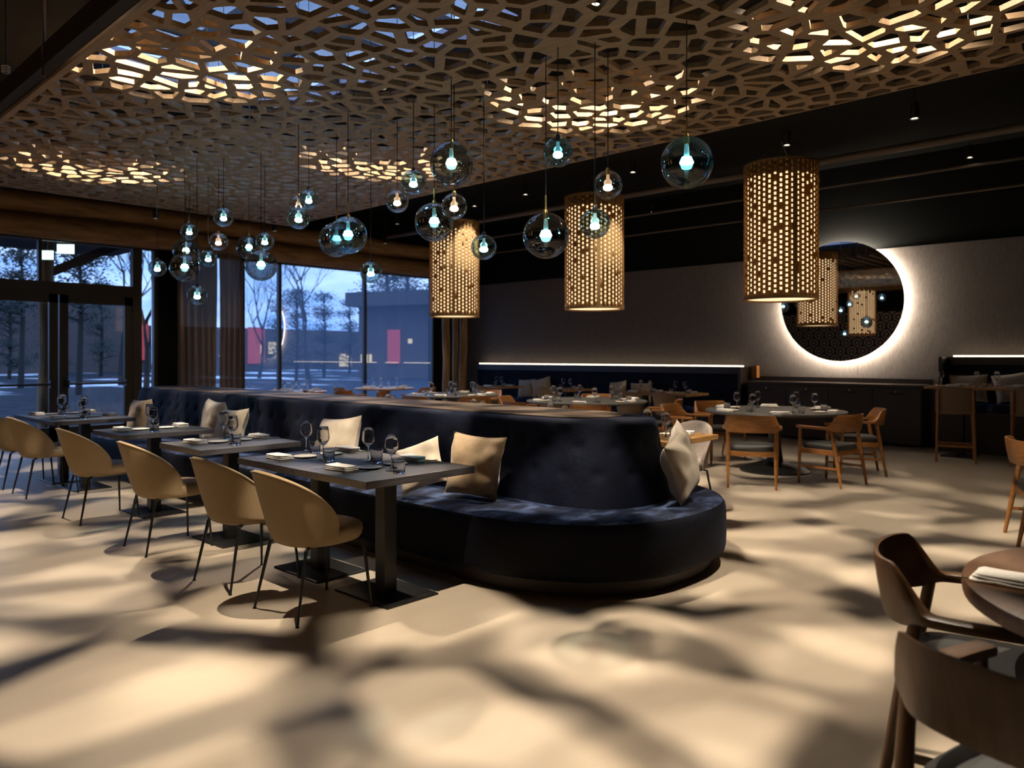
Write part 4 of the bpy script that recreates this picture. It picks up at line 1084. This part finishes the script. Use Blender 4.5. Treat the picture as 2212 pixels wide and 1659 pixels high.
TR = [(45, 40, 7.0, 'pine', 'dark pine seen through the left transom pane'), (170, 31, 6.4, 'pine', 'pine with a forked trunk behind the lit signs'), (262, 40, 9.5, 'bare', 'bare tree beside the door post outside'),
      (315, 26, 7.0, 'bare', 'bare tree filling the narrow side light'), (560, 46, 9.0, 'bare', 'bare tree at the curtain edge of the wide window'), (640, 38, 5.2, 'fir', 'bushy dark evergreen left of the window centre'),
      (700, 44, 5.6, 'fir', 'broad dark evergreen in the middle of the wide window'), (668, 30, 8.6, 'bare', 'slim bare trunk before the evergreens'), (755, 52, 6.0, 'fir', 'evergreen left of the low building'),
      (835, 60, 13.5, 'pine', 'tall pine rising behind the low building roof'), (880, 66, 14.5, 'pine', 'second tall pine behind the roof at the right'), (600, 58, 6.2, 'fir', 'evergreen behind the front mullion'),
      (218, 58, 6.5, 'fir', 'low evergreen on the horizon behind the doors'), (110, 62, 5.8, 'fir', 'low dark evergreen behind the left door'), (20, 56, 5.8, 'fir', 'dark evergreen behind the leftmost pane'), (818, 75, 13.5, 'bare', 'tall bare tree far behind the roof')]
for i, (px, Y, h, k, lab) in enumerate(TR):
    p = at_y(px, Y); tree(p.x, p.y, h, k, 100+i, lab)
# low building across the yard
bt_ = thing('low_building', (0, 0, 0), 0, 'dark low building with a sloping flat roof across the snowy yard', 'building')
a = at_y(775, 42); b = at_y(960, 36)
def wallseg(a, b, z0, z1, th, mat, nm, off=0, lab=None):
    v = Vector((b.x-a.x, b.y-a.y, 0)); l = v.length; an = math.atan2(v.y, v.x); m = (a+b)/2; n = Vector((v.y, -v.x, 0)).normalized()
    c = Vector((m.x, m.y, (z0+z1)/2))+n*off
    return build(nm, MB().box(c, (l, th, z1-z0), an), mat, bt_, smooth=0, label=lab)
wallseg(a, b, -.07, 4.6, 3, 'dimwall', 'wall', -1.5); wallseg(a, b, 4.6, 5.5, 5.5, 'cabinet', 'roof', -1.2)
L0 = lambda t: a.lerp(b, t)
wallseg(L0(.36), L0(.50), .9, 3.1, .1, 'pink', 'glowing_banner', .1, 'tall pink glowing banner')
wallseg(L0(.60), L0(.64), 2.2, 2.5, .1, 'warmwin', 'wall_lamp', .1)
for k in range(3): wallseg(L0(.04+.05*k), L0(.065+.05*k), 1.0, 1.5, .1, 'warmwin', 'lit_window', .1)
b2 = thing('long_building', (0, 0, 0), 0, 'long dark low building far beyond the yard with lit windows', 'building')
def seg2(px0, px1, Y, z0, z1, mat, nm, y2=0, lab=None):
    p, q = at_y(px0, Y), at_y(px1, Y); return build(nm, MB().box(((p.x+q.x)/2, Y+y2, (z0+z1)/2), (abs(q.x-p.x), .2 if nm != 'wall' else 4, z1-z0)), mat, b2, smooth=0, label=lab)
seg2(-250, 800, 72, -.07, 4.2, 'dimwall', 'wall', 2.1); seg2(-250, 285, 71, -.07, 6.6, 'dimwall', 'wall', 2.1)
seg2(535, 570, 72, .6, 4.3, 'pink', 'glowing_banner', -.1, 'pink glowing banner'); seg2(306, 319, 72, 1.0, 4.6, 'pink', 'glowing_banner', -.1, 'pink glowing banner')
for p0, p1, z0, z1 in ((560, 568, 1.6, 2.8), (580, 600, 1.6, 2.8), (733, 745, .2, 1.6), (748, 757, .2, 1.4), (25, 85, .1, 3.6), (142, 165, .3, 4.1)): seg2(p0, p1, 72, z0, z1, 'warmwin', 'lit_window', -.1)
# timber porch post and brace just outside the doors
p = at_y(100, 16.2); tag(log('porch_post', (p.x, p.y, -.07), (p.x, p.y, 3.6), .13, 55, 20, 'logv', 14), 'round timber porch post standing just outside the left door', 'post')
tag(build('porch_roof', MB().box((p.x-1.4, 16.4, 3.72), (6.5, 3.6, .16), 0).bar((p.x-.1, 16.2, 2.9), (p.x+1.3, 16.2, 3.66), .16, .16), 'dimwall', smooth=0), 'dark porch canopy with a slanting brace outside the doors', 'canopy')
# terrace tables outside, barely visible
for k, l in ALL.items():
    if len(l) > 1: print('DUPLABEL', k, l)
